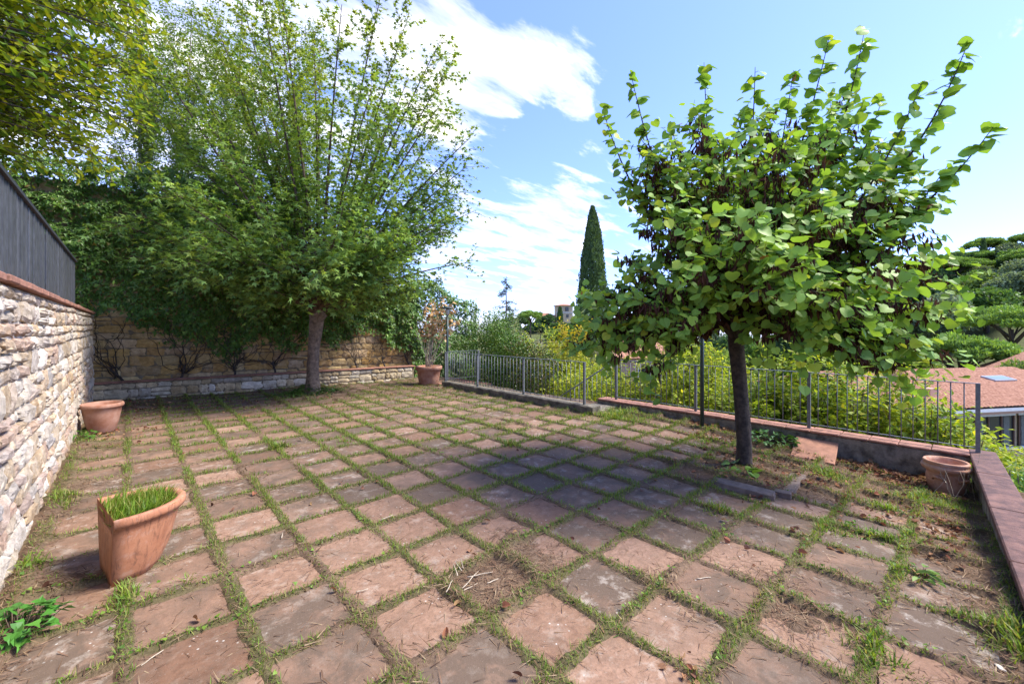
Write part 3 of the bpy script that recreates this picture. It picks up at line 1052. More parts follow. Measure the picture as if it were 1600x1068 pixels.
def ivy():
    r = np.random.default_rng(41)
    n = 105000
    s = r.uniform(-4.2, 9.6, n); z = r.uniform(-.6, 5.8, n)
    top = ivy_top(s) + (fbm(s * 2, s * 0, 131) - .5) * .55
    bot = ivy_bot(s)
    f = fbm(s * 1.5, z * 1.5, 132, 4)
    cl = fbm(s * 3.1, z * 3.1, 134, 3)
    edge = sstep((z - bot) / .4)
    low = sstep((1.9 - z) / .7) * (s < 7)
    keep = (z < top) & (z > bot) & (r.random(n) < edge * (1 - .75 * low * sstep((.5 - f) / .12))) & (cl + .22 * r.random(n) > .36)
    s, z, cl, top = s[keep], z[keep], cl[keep], top[keep]; n = len(s)
    t = TB + .05 + .55 * np.clip(cl - .3, 0, .6) * r.uniform(.5, 1.1, n) + .1 * sstep((s - 6.5) / 1.0)
    # roll over the top
    over = sstep((z - top + .35) / .35)
    t = t - over * r.uniform(0, .5, n)
    P = np.stack((P0[0] + EB[0] * s + NB[0] * t, P0[1] + EB[1] * s + NB[1] * t, z), 1)
    out = np.array((NB[0], NB[1], 0))
    D = np.stack((r.normal(0, .6, n), r.normal(0, .3, n), -.7 + r.normal(0, .45, n)), 1) + .35 * out
    Nn = out * .8 + np.array((0, 0, .75)) + r.normal(0, .42, (n, 3))
    C = palette(n, [(.065, .145, .032), (.08, .175, .035), (.05, .11, .026), (.115, .205, .04), (.15, .11, .05)], r, .18, [.3, .3, .2, .16, .04])
    o = leaves('ivy', T_ivy4(), P, D, Nn, r.uniform(.06, .115, n), C, LEAF_GLOSS)
    tag(o, 'dark green creeper covering the high garden wall', 'ivy', None, 'stuff')
    print('ivy', n)


ivy()
# the trellis on the wall's top, left
tr = thing('trellis', 'dark wooden trellis on top of the high wall, laced with creeper', 'trellis')
sa = s_of_px(150, TB)[0]
for k in range(26):
    q = -3.6 + k * .27
    fbox(q, q + .035, TB - .2, TB - .17, 4.4, 5.22).build('stake', IRON_DARK, tr)
for zz in (4.75, 4.95, 5.15):
    fbox(-3.65, 3.2, TB - .168, TB - .145, zz, zz + .03).build('batten', IRON_DARK, tr)

# vine stems
def vine(px, lean, seed, label, n=11, spread=.75, h=2.5):
    r = np.random.default_rng(seed)
    s0, _ = s_of_px(px, TB + .1)
    root = thing('climbing_vine', label, 'vine', 'bare vine stems rising from the planter')
    root.location = bw(s0, TB + .15, .32)
    base = np.array(bw(s0, TB + .15, .32))
    mbt = MB(); mbs = MB()
    K = 6
    tt = np.linspace(0, 1, K)
    tr_ = np.stack([np.array(bw(s0 + lean * q * .4 + .03 * math.sin(q * 5), TB + .15 - .05 * q, .28 + .42 * q)) - base for q in tt])
    mbt.tube(tr_, np.linspace(.032, .02, K), 7)
    for i in range(n):
        K = 16
        a = (i / (n - 1) - .5) * 2
        sx = s0 + lean * .4 * (.5 + .5 * r.random()); zz = .45 + .25 * r.random()
        ang = a * 1.05 + lean * .5 + r.normal(0, .15)
        pts = []
        L_ = h * r.uniform(.6, 1.1)
        for k in range(K):
            pts.append(np.array(bw(sx, TB + .11 + .04 * math.sin(k * 1.3 + i), zz)) - base)
            sx += math.sin(ang) * L_ / K; zz += math.cos(ang) * L_ / K
            ang += r.normal(0, .42) - ang * .12
        mbs.tube(pts, np.linspace(.009, .004, K) * r.uniform(.7, 1.3), 5)
    mbt.build('trunk', BARK_DARK, root, True)
    mbs.build('stems', BARK_DARK, root, True)


vine(196, -.55, 1, 'gnarled vine trunk leaning towards the rubble wall corner', 10, h=2.1)
vine(276, .5, 2, 'thick low vine with looping dark stems above the weed tuft', 14)
vine(364, .1, 3, 'fan of many thin vine stems on the ochre wall', 16)
vine(428, .0, 4, 'open vine with crossing stems left of the maple trunk', 10)
vine(556, .0, 5, 'small branching vine right of the maple trunk', 9, h=2.1)
vine(600, -.1, 6, 'upright dark vine stem between two smaller vines', 8, h=2.1)
vine(640, -.3, 7, 'bushy vine stems beside the potted dead shrub', 9, h=2.1)

# ------------------------------------------------------------------ trees
def bez(p0, p1, p2, k):
    t = np.linspace(0, 1, k)[:, None]
    return (1 - t) ** 2 * p0 + 2 * t * (1 - t) * p1 + t * t * p2


def twigs_leaves(paths, r, t0=.3, step=.12, tl=(.25, .6), ang=(.6, 1.1), lstep=.06, droop=.25, up=.15, taper=.6, tipfrac=0.0):
    S0 = []; S1 = []; LP = []; LD = []; LF = []
    for path in paths:
        seg = np.linalg.norm(np.diff(path, axis=0), axis=1); cum = np.concatenate(([0], np.cumsum(seg))); Lt = cum[-1]
        q = np.arange(t0 * Lt, Lt, step) + r.uniform(-.3, .3, len(np.arange(t0 * Lt, Lt, step))) * step
        if len(q) == 0:
            continue
        q = np.clip(q, 0, Lt * .999)
        p = np.stack([np.interp(q, cum, path[:, i]) for i in range(3)], 1)
        p2 = np.stack([np.interp(np.minimum(q + .02, Lt), cum, path[:, i]) for i in range(3)], 1)
        T = unit(p2 - p + 1e-6)
        n = len(q)
        pr = unit(np.cross(T, r.normal(0, 1, (n, 3))))
        a = r.uniform(ang[0], ang[1], n)[:, None]
        d = T * np.cos(a) + pr * np.sin(a)
        d[:, 2] += up
        d = unit(d)
        ln = r.uniform(tl[0], tl[1], n) * (1 - taper * (q / Lt))
        e = p + d * ln[:, None] + np.array((0, 0, -1.)) * (droop * ln ** 2)[:, None]
        S0.append(p); S1.append(e)
        m = int(max(2, math.ceil(tl[1] / lstep)))
        f = (np.arange(m) + .5) * lstep
        ok = (f[None] < ln[:, None])
        ok[:, 0] = True
        x = p[:, None] + d[:, None] * f[None, :, None]
        x[..., 2] -= droop * (f[None] ** 2)
        side = unit(np.cross(d, np.array((0, 0, 1.0)) + r.normal(0, .3, (n, 3))))
        sg = np.where(np.arange(m) % 2 == 0, 1, -1)[None, :, None]
        D = d[:, None] * .55 + side[:, None] * sg * .8 + r.normal(0, .28, (n, m, 3))
        D[..., 2] -= .22
        fr_ = np.broadcast_to((q / Lt)[:, None], (n, m))
        LP.append(x[ok]); LD.append(D[ok]); LF.append(fr_[ok])
    return np.concatenate(S0), np.concatenate(S1), np.concatenate(LP), np.concatenate(LD), np.concatenate(LF)


def branch_mesh(name, paths, r0s, r1s, mat, parent, k=6):
    m = MB()
    for p, a, b_ in zip(paths, r0s, r1s):
        m.tube(p, np.linspace(a, b_, len(p)), k)
    return m.build(name, mat, parent, True)


def make_trunk(pts, rads, mat, parent, seed=0, k=18, flare=.35, name='trunk'):
    pts = np.asarray(pts, float)
    t = np.linspace(0, 1, len(pts)); tt = np.linspace(0, 1, 26)
    P = np.stack([np.interp(tt, t, pts[:, i]) for i in range(3)], 1)
    for _ in range(2):
        P[1:-1] = (P[:-2] + 2 * P[1:-1] + P[2:]) / 4
    rr = np.interp(tt, t, rads) * (1 + flare * np.exp(-tt * 14))
    m = MB().tube(P, rr, k)
    V = m.V[0].reshape(26, k, 3)
    r = np.random.default_rng(seed)
    lump = 1 + .10 * (fbm(np.arange(26)[:, None] * .45 + seed, np.arange(k)[None] * .9, 140 + seed) - .5) * 2 + .05 * np.sin(np.arange(k)[None] * 2 * PI / k * 5 + np.arange(26)[:, None] * .3)
    V[:] = P[:, None] + (V - P[:, None]) * lump[..., None]
    m.V[0] = V.reshape(-1, 3)
    return m.build(name, mat, parent, True)


# ---- maple with pollarded head
def maple():
    r = np.random.default_rng(51)
    base = on_ground(489, 617)
    d0 = float(base[0] * SA + base[1] * CA)
    root = thing('maple_tree', 'tall vase-shaped maple with a pale trunk in front of the creeper wall', 'tree', None, tuple(base))
    head = pix(497, 487, d0) - base
    make_trunk([(0, 0, -.05), (.0, 0, .7), pix(490, 545, d0) - base, head], [.155, .13, .125, .17], BARK, root, 1)
    paths = []; r0 = []
    # stubs of the pollard head and long straight shoots
    for i in range(96):
        az = r.uniform(0, 2 * PI)
        cz = 1 - r.random() * .80
        if i < 14:
            cz = r.uniform(.18, .4)
        th = math.acos(cz)
        dr = np.array((math.cos(az) * math.sin(th), math.sin(az) * math.sin(th), cz))
        # distance to an egg-shaped outline
        c = np.array((0, 0, 3.7)); Rx, Rz = 3.25, 5.6
        a = (dr[0] ** 2 + dr[1] ** 2) / Rx ** 2 + dr[2] ** 2 / Rz ** 2
        bq = -2 * dr[2] * c[2] / Rz ** 2; cq = c[2] ** 2 / Rz ** 2 - 1
        Lm = (-bq + math.sqrt(max(0, bq * bq - 4 * a * cq))) / (2 * a)
        Lm = Lm * r.uniform(.72, 1.04)
        st_ = head + dr * .1 + r.normal(0, .05, 3)
        e = head + dr * Lm
        ctrl = head + dr * Lm * .5 + np.array((0, 0, .10 * Lm * (1 - cz))) + r.normal(0, .1, 3)
        paths.append(bez(st_, ctrl, e, 12)); r0.append(.012 + .0055 * Lm)
    # the low boughs that sweep left, in front of the creeper
    for px, py, dd in ((165, 345, -1.6), (205, 400, -1.2), (270, 300, -2.2), (300, 385, -1.4), (230, 330, -1.0), (350, 400, -2.2), (310, 340, -1.9), (255, 370, -1.9), (735, 410, .4), (700, 340, -.6), (640, 415, -.6), (560, 400, -1.4), (590, 400, -1.6), (450, 400, -2.2), (520, 380, -2.5),
                       (735, 215, .2), (705, 100, .2), (640, 20, .0), (720, 300, .4), (690, 160, -.6), (600, -30, -.3), (690, 60, .2), (730, 260, .2), (740, 330, .5), (200, 120, .5), (260, 60, .3), (330, 20, 0), (240, 180, .2), (300, 120, -.5), (280, 220, .4), (340, 80, .4), (380, 10, -.4), (430, -20, .2), (330, 170, -1.0), (390, 120, -1.0), (300, 250, -.8)):
        e = pix(px, py, d0 + dd) - base
        ctrl = head * .45 + e * .55 + np.array((0, 0, .35))
        paths.append(bez(head, ctrl, e, 12)); r0.append(.04)
    branch_mesh('branches', paths, r0, [.006] * len(paths), TWIG, root)
    stub = MB()
    for az, l in ((.3, .42), (2.2, .5), (3.9, .45), (5.2, .5)):
        dv = np.array((math.cos(az) * .55, math.sin(az) * .55, 1.))
        stub.tube([head - dv * .15, head + dv * l * .5, head + dv * l + np.array((0, 0, .1))], [.15, .11, .06], 9)
    stub.build('limbs', BARK, root, True)
    s0, s1, P, D, fr_ = twigs_leaves(paths, r, .28, .10, (.35, .95), (.55, 1.15), .085, .22, .05, .3)
    segs_mesh('twigs', s0, s1, np.full(len(s0), .0055), np.full(len(s0), .002), TWIG, root, 3)
    P, D = dense(P, D, 2, .11, r)
    n = len(P)
    C = palette(n, [(.12, .23, .075), (.145, .265, .075), (.10, .20, .07), (.19, .29, .07)], r, .14)
    yel = sstep((P[:, 2] - 3.8) / 4.5)[:, None] * r.random((n, 1)) * .9
    C = C * (1 - yel) + np.array((.24, .29, .04)) * yel
    leaves('crown', T_star(), P, D, np.array([[0, 0, 1.]]) + r.normal(0, .38, (n, 3)), r.uniform(.085, .135, n), C, LEAF_THIN, root)
    print('maple leaves', n)
    # ivy round the foot
    m = 900
    az = r.uniform(0, 2 * PI, m); rad = np.abs(r.normal(.25, .18, m)) + .05
    X = rad * np.cos(az) * 1.3 - .1; Y = rad * np.sin(az)
    iv = leaves('foot_ivy', T_ivy(), np.stack((X + base[0], Y + base[1], r.uniform(.01, .12, m) + .18 * np.exp(-(rad / .2) ** 2)), 1), np.stack((np.cos(az), np.sin(az), r.normal(0, .3, m)), 1), np.array([[0, 0, 1.]]) + r.normal(0, .4, (m, 3)), r.uniform(.04, .08, m),
                palette(m, [(.03, .08, .018), (.05, .11, .02)], r), LEAF_GLOSS)
    tag(iv, 'low dark ivy spreading round the foot of the maple trunk', 'ivy', None, 'stuff')


maple()


# ---- redbud (round heart leaves, brown pods)
def redbud():
    r = np.random.default_rng(61)
    base = on_ground(1163, 733)
    d0 = float(base[0] * SA + base[1] * CA)
    root = thing('redbud_tree', 'spreading tree with round heart-shaped leaves and hanging brown pods', 'tree', None, tuple(base))
    g = lambda px, py, dd=0.0: pix(px, py, d0 + dd) - base
    fork = g(1148, 520)
    make_trunk([(0, 0, -.05), g(1163, 690), g(1157, 610), fork, g(1150, 470), g(1160, 400)], [.088, .08, .078, .085, .07, .045], BARK_DARK, root, 2, 14, .25)
    tips = [(1350, 52, -.5, 'u'), (1515, 60, -.9, 'u'), (1557, 192, -1.1, 'u'), (1295, 62, -.2, 'u'), (985, 112, .0, 'u'), (942, 172, -.1, 'u'), (1100, 98, .1, 'u'), (1240, 110, .3, 'u'), (1180, 105, -.3, 'u'), (1380, 150, -.5, 'u'), (1440, 130, -.8, 'u'), (1480, 260, -1.0, 'u'),
            (990, 290, .1, 'm'), (915, 470, .2, 'd'), (890, 540, .4, 'd'), (960, 560, -.2, 'd'), (1010, 590, -.4, 'd'), (975, 400, .0, 'm'), (1005, 350, -.4, 'm'), (1020, 240, -.3, 'm'), (1040, 330, -1.0, 'm'), (1080, 430, -1.4, 'm'), (1000, 470, -1.0, 'm'), (1060, 520, -1.1, 'd'),
            (1180, 330, -1.7, 'm'), (1260, 400, -1.8, 'm'), (1330, 330, -1.5, 'm'), (1200, 460, -1.5, 'd'), (1300, 470, -1.5, 'd'), (1400, 420, -1.6, 'm'), (1450, 360, -1.2, 'm'), (1480, 480, -1.0, 'd'), (1440, 540, -1.0, 'd'), (1370, 575, -1.0, 'd'), (1420, 585, -.9, 'd'), (1470, 560, -.9, 'd'),
            (1490, 430, -.5, 'm'), (1430, 280, -.7, 'm'), (1380, 240, .2, 'm'), (1300, 200, -1.0, 'm'), (1230, 210, -1.2, 'm'), (1130, 220, -1.0, 'm'), (1080, 170, -.4, 'm'), (1330, 545, -.9, 'd'), (1250, 525, -1.0, 'd'), (1200, 530, -.8, 'd'),
            (1100, 380, .9, 'm'), (1250, 300, 1.3, 'm'), (1350, 400, 1.2, 'm'), (1050, 260, 1.0, 'm'), (1200, 160, .8, 'm'), (1320, 150, .9, 'm'), (1400, 320, .9, 'm'), (1020, 400, 1.2, 'm'), (1000, 520, .9, 'd'), (1300, 520, .8, 'd'), (1400, 500, .6, 'd'), (1150, 250, .2, 'm'), (1270, 250, -.2, 'm'), (1340, 280, -.4, 'm'),
            (1120, 300, -.3, 'm'), (1400, 380, -.6, 'm'), (1230, 350, -.6, 'm'), (1060, 310, .2, 'm'), (1450, 310, -.9, 'm'), (1360, 350, -.9, 'm'), (1150, 400, -1.3, 'm'), (1090, 480, -.6, 'm'), (1350, 480, -1.5, 'm'), (1050, 200, -.2, 'm'), (1100, 195, .3, 'm'), (1150, 190, -.3, 'm'), (1205, 195, .3, 'm'), (1250, 185, -.2, 'm'), (1300, 180, .2, 'm'), (1345, 185, -.4, 'm'), (1385, 215, .1, 'm'), (1000, 215, .1, 'm'), (1000, 255, -.2, 'm'), (1425, 235, -.3, 'm'), (925, 505, .4, 'd'), (925, 545, .3, 'd'), (955, 465, .1, 'm'), (1480, 500, -.8, 'd'), (1470, 400, -.9, 'm'), (1080, 240, -.7, 'm'), (1180, 240, -.8, 'm'), (1290, 300, -1.2, 'm'), (1390, 290, -.9, 'm'), (1090, 340, -1.2, 'm'), (940, 500, -.2, 'd'), (985, 540, .1, 'd'), (955, 445, .3, 'm'), (1000, 420, -.5, 'm'), (1030, 450, -.9, 'm')]
    paths = []; r0 = []; kinds = []
    for i, (px, py, dd, kd) in enumerate(tips):
        e = g(px, py, dd)
        h = r.uniform(-.1, .45)
        st_ = fork + np.array((0, 0, h)) * (1 if kd != 'd' else .3)
        mid = st_ * .5 + e * .5
        if kd == 'u':
            mid = st_ * .55 + e * .45 + np.array((0, 0, -.25)) + (e - st_) * np.array((.25, .25, 0)) 
        elif kd == 'm':
            mid[2] += .15
        else:
            mid[2] += .45
        paths.append(bez(st_, mid + r.normal(0, .08, 3), e, 14)); r0.append(.022 if kd != 'u' else .026); kinds.append(kd)
    branch_mesh('branches', paths, r0, [.003] * len(paths), BARK_DARK, root)
    inner = [p for p, k in zip(paths, kinds) if k != 'u']
    shoots = [p for p, k in zip(paths, kinds) if k == 'u']
    a0, a1, P, D, f1 = twigs_leaves(inner, r, .38, .105, (.18, .52), (.6, 1.25), .072, .35, .02, .35)
    b0, b1, P2, D2, f2 = twigs_leaves([p[:10] for p in shoots], r, .35, .13, (.15, .45), (.5, 1.0), .085, .2, .15, .4)
    c0, c1, P3, D3, f3 = twigs_leaves(shoots, r, .5, .062, (.03, .05), (.9, 1.4), .06, .1, .0, .1)
    segs_mesh('twigs', np.concatenate((a0, b0, c0)), np.concatenate((a1, b1, c1)), np.full(len(a0) + len(b0) + len(c0), .004), np.full(len(a0) + len(b0) + len(c0), .0015), BARK_DARK, root, 3)
    P, D = dense(np.concatenate((P, P2)), np.concatenate((D, D2)), 3, .075, r)
    P3, D3 = dense(P3, D3, 2, .025, r)
    P = np.concatenate((P, P3)); D = np.concatenate((D, D3))
    n = len(P)
    D[:, 2] -= .25
    S = r.uniform(.062, .108, n)
    S[n - len(P3):] *= 1.35
    toward = np.array((-SA, -CA, .0))
    Nn = np.array([[0, 0, .85]]) + .4 * toward + r.normal(0, .38, (n, 3))
    C = palette(n, [(.13, .24, .045), (.105, .205, .04), (.17, .285, .05), (.24, .31, .05), (.085, .17, .04)], r, .12, [.3, .25, .22, .11, .12])
    C *= 1.22
    rb = r.random(n) < .004
    C[rb] = (.28, .13, .05)
    # the leaves that show largest are single parts
    Wp = P + base
    dd = Wp[:, 0] * SA + Wp[:, 1] * CA
    order = np.argsort(dd / S)
    big = order[:300]; rest = order[300:]
    leaves('crown', T_heart(), P[rest], D[rest], Nn[rest], S[rest], C[rest], LEAF, root)
    TV, TFF = T_heart()
    hm = []
    for q in range(6):
        V = TV.copy(); V[:, 2] += r.normal(0, .03, len(V)); V[:, 0] *= r.uniform(.92, 1.08)
        hm.append(mesh('leaf', V, TFF, LEAF, np.tile(palette(1, [(.16, .29, .055), (.205, .34, .06), (.13, .25, .05)], r, .1), (len(V), 1)), True))
    for i in big:
        y = Vector(D[i]).normalized(); x = y.cross(Vector(Nn[i])).normalized(); z = x.cross(y)
        M = Matrix((x, y, z)).transposed().to_4x4()
        o = link('leaf', hm[r.integers(6)], root)
        o.matrix_local = Matrix.Translation(P[i]) @ M @ Matrix.Scale(S[i], 4)
    print('redbud leaves', n)
    # hanging pods in bunches on the older wood
    PP = []
    for p in inner:
        for q in range(20):
            f = r.uniform(.25, .97) * 13
            k = int(f); c = p[k] * (1 - f + k) + p[k + 1] * (f - k)
            m = r.integers(7, 17)
            PP.append(c + r.normal(0, .055, (m, 3)) * np.array((1, 1, .5)))
    PP = np.concatenate(PP); n = len(PP)
    leaves('pods', T_kite(.26), PP, np.array([[0, 0, -1.]]) + r.normal(0, .3, (n, 3)), r.normal(0, 1, (n, 3)), r.uniform(.07, .125, n), palette(n, [(.075, .032, .022), (.05, .024, .018), (.11, .05, .03)], r), DRY, root)
    print('pods', n)


redbud()


def generic_tree(name, label, cat, base, trunk_pts, trunk_r, tips, bark, cols, tmpl, lsize, mat, seed, step=.12, tl=(.3, .8), lstep=.07, group=None, t0=.3, droop=.25, wts=None, r0=.03, nn=.45, lift=.3, mult=1):
    r = np.random.default_rng(seed)
    base = np.asarray(base, float)
    root = thing(name, label, cat, group, tuple(base))
    tp = [np.array(p, float) - base for p in trunk_pts]
    make_trunk(tp, trunk_r, bark, root, seed % 7, 10, .25)
    paths = []
    tp = np.array(tp)
    for e in tips:
        e = np.asarray(e) - base
        # leave the trunk well below the tip
        tz = np.clip((e[2] - tp[0, 2]) * r.uniform(.35, .7), tp[1, 2], tp[-1, 2])
        st_ = np.array([np.interp(tz, tp[:, 2], tp[:, i]) for i in range(3)])
        mid = st_ * .5 + e * .5 + np.array((0, 0, lift * np.linalg.norm(e - st_) * .4)) + r.normal(0, .1, 3)
        paths.append(bez(st_, mid, e, 10))
    branch_mesh('branches', paths, [r0] * len(paths), [.004] * len(paths), bark, root, 5)
    s0, s1, P, D, f = twigs_leaves(paths, r, t0, step, tl, (.5, 1.1), lstep, droop, .05, .5)
    segs_mesh('twigs', s0, s1, np.full(len(s0), .005), np.full(len(s0), .002), bark, root, 3)
    if mult > 1:
        P, D = dense(P, D, mult, .09, r)
    n = len(P)
    C = palette(n, cols, r, .14, wts)
    leaves('crown', tmpl, P, D, np.array([[0, 0, 1.]]) + r.normal(0, nn, (n, 3)), r.uniform(lsize[0], lsize[1], n), C, mat, root)
    print(name, n)
    return root


# ---- yellow-green tree overhanging the slatted fence, top left
rq = np.random.default_rng(71)
tips = []
for i in range(210):
    px = rq.uniform(-90, 250); py = rq.uniform(-80, 275)
    if px + .3 * py > 300:
        continue
    tips.append(pix(px, py, rq.uniform(5.0, 8.0)))
generic_tree('overhanging_tree', 'yellow-green tree leaning over the dark slatted fence', 'tree', (-4.6, 6.2, 1.7), [(-4.6, 6.2, 1.6), (-4.5, 6.2, 3.4), (-4.2, 6.3, 5.0), (-3.8, 6.4, 6.6)], [.2, .16, .12, .07], tips, BARK_DARK,
             [(.15, .215, .02), (.20, .25, .022), (.095, .18, .026), (.27, .28, .024), (.065, .145, .028)], T_kite(.55), (.08, .135), LEAF_THIN, 72, .085, (.3, .8), .065, None, .4, .3, [.28, .22, .24, .1, .16], mult=1)

# ---- slender trees beyond the high wall
for i, (px, dd, lab) in enumerate(((215, 13.5, 'slender feathery tree beyond the wall nearest the overhanging tree'), (290, 15.0, 'slender tall feathery tree standing behind the trellis'), (370, 14.2, 'feathery tall tree behind the left side of the maple'), (455, 16.0, 'feathery tall tree hidden mostly behind the maple crown'))):
    b0 = pix(px, 512, dd); b0[2] = 2.2
    tips = []
    for k in range(46):
        zz = rq.uniform(4.6, 13.5); rad = rq.uniform(.3, 1.7)
        a = rq.uniform(0, 2 * PI)
        tips.append((b0[0] + rad * math.cos(a), b0[1] + rad * math.sin(a), zz))
    generic_tree('feathery_tree', lab, 'tree', b0, [b0, b0 + (.1, 0, 3), b0 + (.05, .1, 7), b0 + (.2, .1, 11)], [.05, .042, .03, .012], tips, TWIG_GREY,
                 [(.095, .17, .04), (.075, .14, .035), (.14, .21, .04)], T_kite(.42), (.08, .13), LEAF_THIN, 80 + i, .15, (.3, .8), .085, 'slender trees beyond the high wall', .2, .3, None, .012, mult=4)

# ------------------------------------------------------------------ railings, kerbs, parapet
def y_on(px, x):
    r = (px - CX) / FPX
    d = x / (SA + r * CA)
    return d * (CA - r * SA)


def kerb(name, label, x0, x1, y0, y1, z0, z1, mat, top=None):
    k = thing(name, label, 'kerb')
    m = MB()
    nseg = max(2, int((y1 - y0) / .12))
    r = np.random.default_rng(int(abs(y0) * 100))
    ys = np.linspace(y0, y1, nseg + 1)
    prof = lambda j: [(x0 + r.normal(0, .004), z0), (x0 + r.normal(0, .004), z1 - .015 + r.normal(0, .003)), (x0 + .015, z1 + r.normal(0, .003)), (x1 - .015, z1 + r.normal(0, .003)), (x1, z1 - .015), (x1, z0)]
    V = np.array([(px_, yy, pz) for yy in ys for px_, pz in prof(yy)]); n = 6
    F = [(i * n + j, (i + 1) * n + j, (i + 1) * n + (j + 1) % n, i * n + (j + 1) % n) for i in range(nseg) for j in range(n)]
    F += [tuple(range(n)), tuple(range(nseg * n + n - 1, nseg * n - 1, -1))]
    m.add(V, F)
    m.build('base', mat, k)
    if top:
        y = y0
        while y < y1 - .02:
            l = min(r.uniform(.26, .34), y1 - y)
            MB().box(x0 - .025 + r.normal(0, .003), x1 + .01, y + .003, y + l - .003, z1 + .004, z1 + .034 + r.normal(0, .002), .007).build('coping_tile', top, k)
            y += l
    return k


def railing(name, label, A, B_, posts, zb, zt_, pitch=.109, group=None):
    """A, B_ ends on the kerb (x,y); posts = distances along"""
    A = np.array(A, float); B_ = np.array(B_, float)
    Ln = np.linalg.norm(B_ - A); e = (B_ - A) / Ln; ang = math.atan2(e[1], e[0])
    root = thing(name, label, 'railing', group, (A[0], A[1], 0), ang)
    MB().box(-.02, Ln + .02, -.02, .02, zt_ - .008, zt_).build('handrail', IRON, root)
    MB().box(0, Ln, -.012, .012, zb + .05, zb + .058).build('bottom_rail', IRON, root)
    bar = None
    for q in posts:
        MB().box(q - .02, q + .02, -.0185, .0185, zb - .06, zt_ - .009).build('post', IRON, root)
    ps = sorted(posts)
    for a, c in zip(ps[:-1], ps[1:]):
        n = max(1, int(round((c - a) / pitch)))
        for i in range(1, n):
            q = a + (c - a) * i / n
            if bar is None:
                o = MB().tube([(0, 0, zb + .03), (0, 0, zt_ - .009)], .0062, 7).build('bar', IRON, root, True)
                bar = o.data
            else:
                o = link('bar', bar, root)
            o.location = (q, 0, 0)
    return root


ZK = .15
kerb('kerb', 'dark mossy kerb under the railing by the potted dead shrub', XF1, XF1 + .24, 4.62, 9.62, -.5, ZK, CONC_DARK)
kerb('kerb', 'weathered kerb topped with brick tiles under the long railing', XF2 - .16, XF2 + .12, -.03, 5.15, -.9, ZK - .035, CONCRETE, COPING_OLD)
xr1 = XF1 + .1
y1 = [y_on(px, xr1) for px in (913, 818, 746, 696)]
railing('railing', 'grey iron railing on the dark mossy kerb beside the dead shrub', (xr1, y1[0]), (xr1, y1[3]), [q - y1[0] for q in y1], ZK, .955)
y2 = [y_on(px, XF2) for px in (1528, 1264, 1087, 963)]
railing('railing', 'long grey iron railing behind the redbud trunk on brick-topped kerb', (XF2, y2[0]), (XF2, y2[3]), [q - y2[0] for q in y2], ZK, .955)
railing('railing', 'short grey railing round the tiled landing behind the lamp', (xr1 + .04, y1[3]), (xr1 + 1.15, y1[3]), [.02, 1.1], ZK, .955)
# stair handrail running down behind the first railing
hr = thing('stair_handrail', 'sloping iron handrail going down the garden steps', 'handrail', None, (XF2, y2[3], 0))
SL = -.62
MB().tube([(0, .02, .94), (0, 3.2, .94 + SL * 3.18)], .014, 6).build('handrail', IRON, hr, True)
for i in range(1, 26):
    q = i * .12
    MB().tube([(0, q, .94 + SL * q), (0, q, .08 + SL * q)], .0062, 6).build('bar', IRON, hr, True)
MB().tube([(0, .02, .14), (0, 3.2, .14 + SL * 3.18)], .010, 6).build('bottom_rail', IRON, hr, True)
sw = thing('garden_steps', 'stone steps going down between the two railings', 'steps')
for i in range(13):
    MB().box(XF1 + .26, XF2 + .1, 5.2 + i * .29, 5.2 + (i + 1) * .29 + .02, -2.4 - .0, -.10 - .17 * (i + 1), .006).build('step', CONCRETE, sw)
ts = thing('threshold_slab', 'pale worn stone threshold slab between the two railings', 'slab', None, (6.86, 4.86, -.06), math.radians(4))
MB().box(-.36, .24, -.2, .34, -.1, .11, .012).build('slab_stone', CONCRETE, ts)
# tiled landing beyond the corner
ld = link('landing', MB().box(XF1 + .26, 7.75, 9.25, 11.45, -1.0, -.03).build('landing', CONCRETE).data); bpy.data.objects.remove(bpy.data.objects['landing'])
ld.name = 'landing'
tag(ld, 'small tiled landing beyond the railing corner', None, None, 'structure')
for i in range(4):
    for j in range(7):
        o = MB().box(XF1 + .28 + i * .3, XF1 + .57 + i * .3, 9.28 + j * .3, 9.57 + j * .3, -.028, .0, .005).build('tile', COPING_OLD, ld)

# parapet with long red coping slabs
pr = thing('parapet', 'low parapet wall with a broad dark red coping along the terrace edge', 'wall', None, (7.45, 0, 0), .05)
MB().box(-6.4, -.03, -.205, -.045, -1.0, .085).build('wall_body', CONCRETE, pr)
xs_ = [-6.45, -5.5, -4.5, -3.4, -2.3, -1.15, 0]
for a, c in zip(xs_[:-1], xs_[1:]):
    MB().box(a + .002, c - .002, -.235, -.012, .088, .15, .009).build('coping_slab', COPING, pr)

# ------------------------------------------------------------------ lamp posts
def lamp(p, label):
    t = thing('garden_lamp', label, 'lamp', 'garden lamp posts', tuple(p))
    MB().lathe([(.075, -.02), (.075, .02), (.035, .035), (.033, .05)], 14).build('foot', CONCRETE, t, True)
    MB().tube([(0, 0, .03), (0, 0, 1.0), (0, 0, 2.0)], .03, 12).build('pole', GREEN_POLE, t, True)
    MB().lathe([(.03, 1.96), (.05, 2.0), (.055, 2.1), (.05, 2.12)], 14).build('lantern', flat('frosted_lens', (.5, .5, .48), .4, ns=4, var=.1, bmp=0), t, True)
    MB().lathe([(.05, 2.12), (.20, 2.13), (.21, 2.145), (.10, 2.17), (.01, 2.18)], 20).build('cap', GREEN_POLE, t, True)


lp = pix(1097, 672, 6.7); lp[2] = gz(lp[0], lp[1])
lamp(lp, 'dark green lamp post standing behind the redbud trunk')
l1 = pix(699, 597, 11.5); l1[2] = 0
lamp(l1, 'dark lamp post with flat cap behind the potted dead shrub')

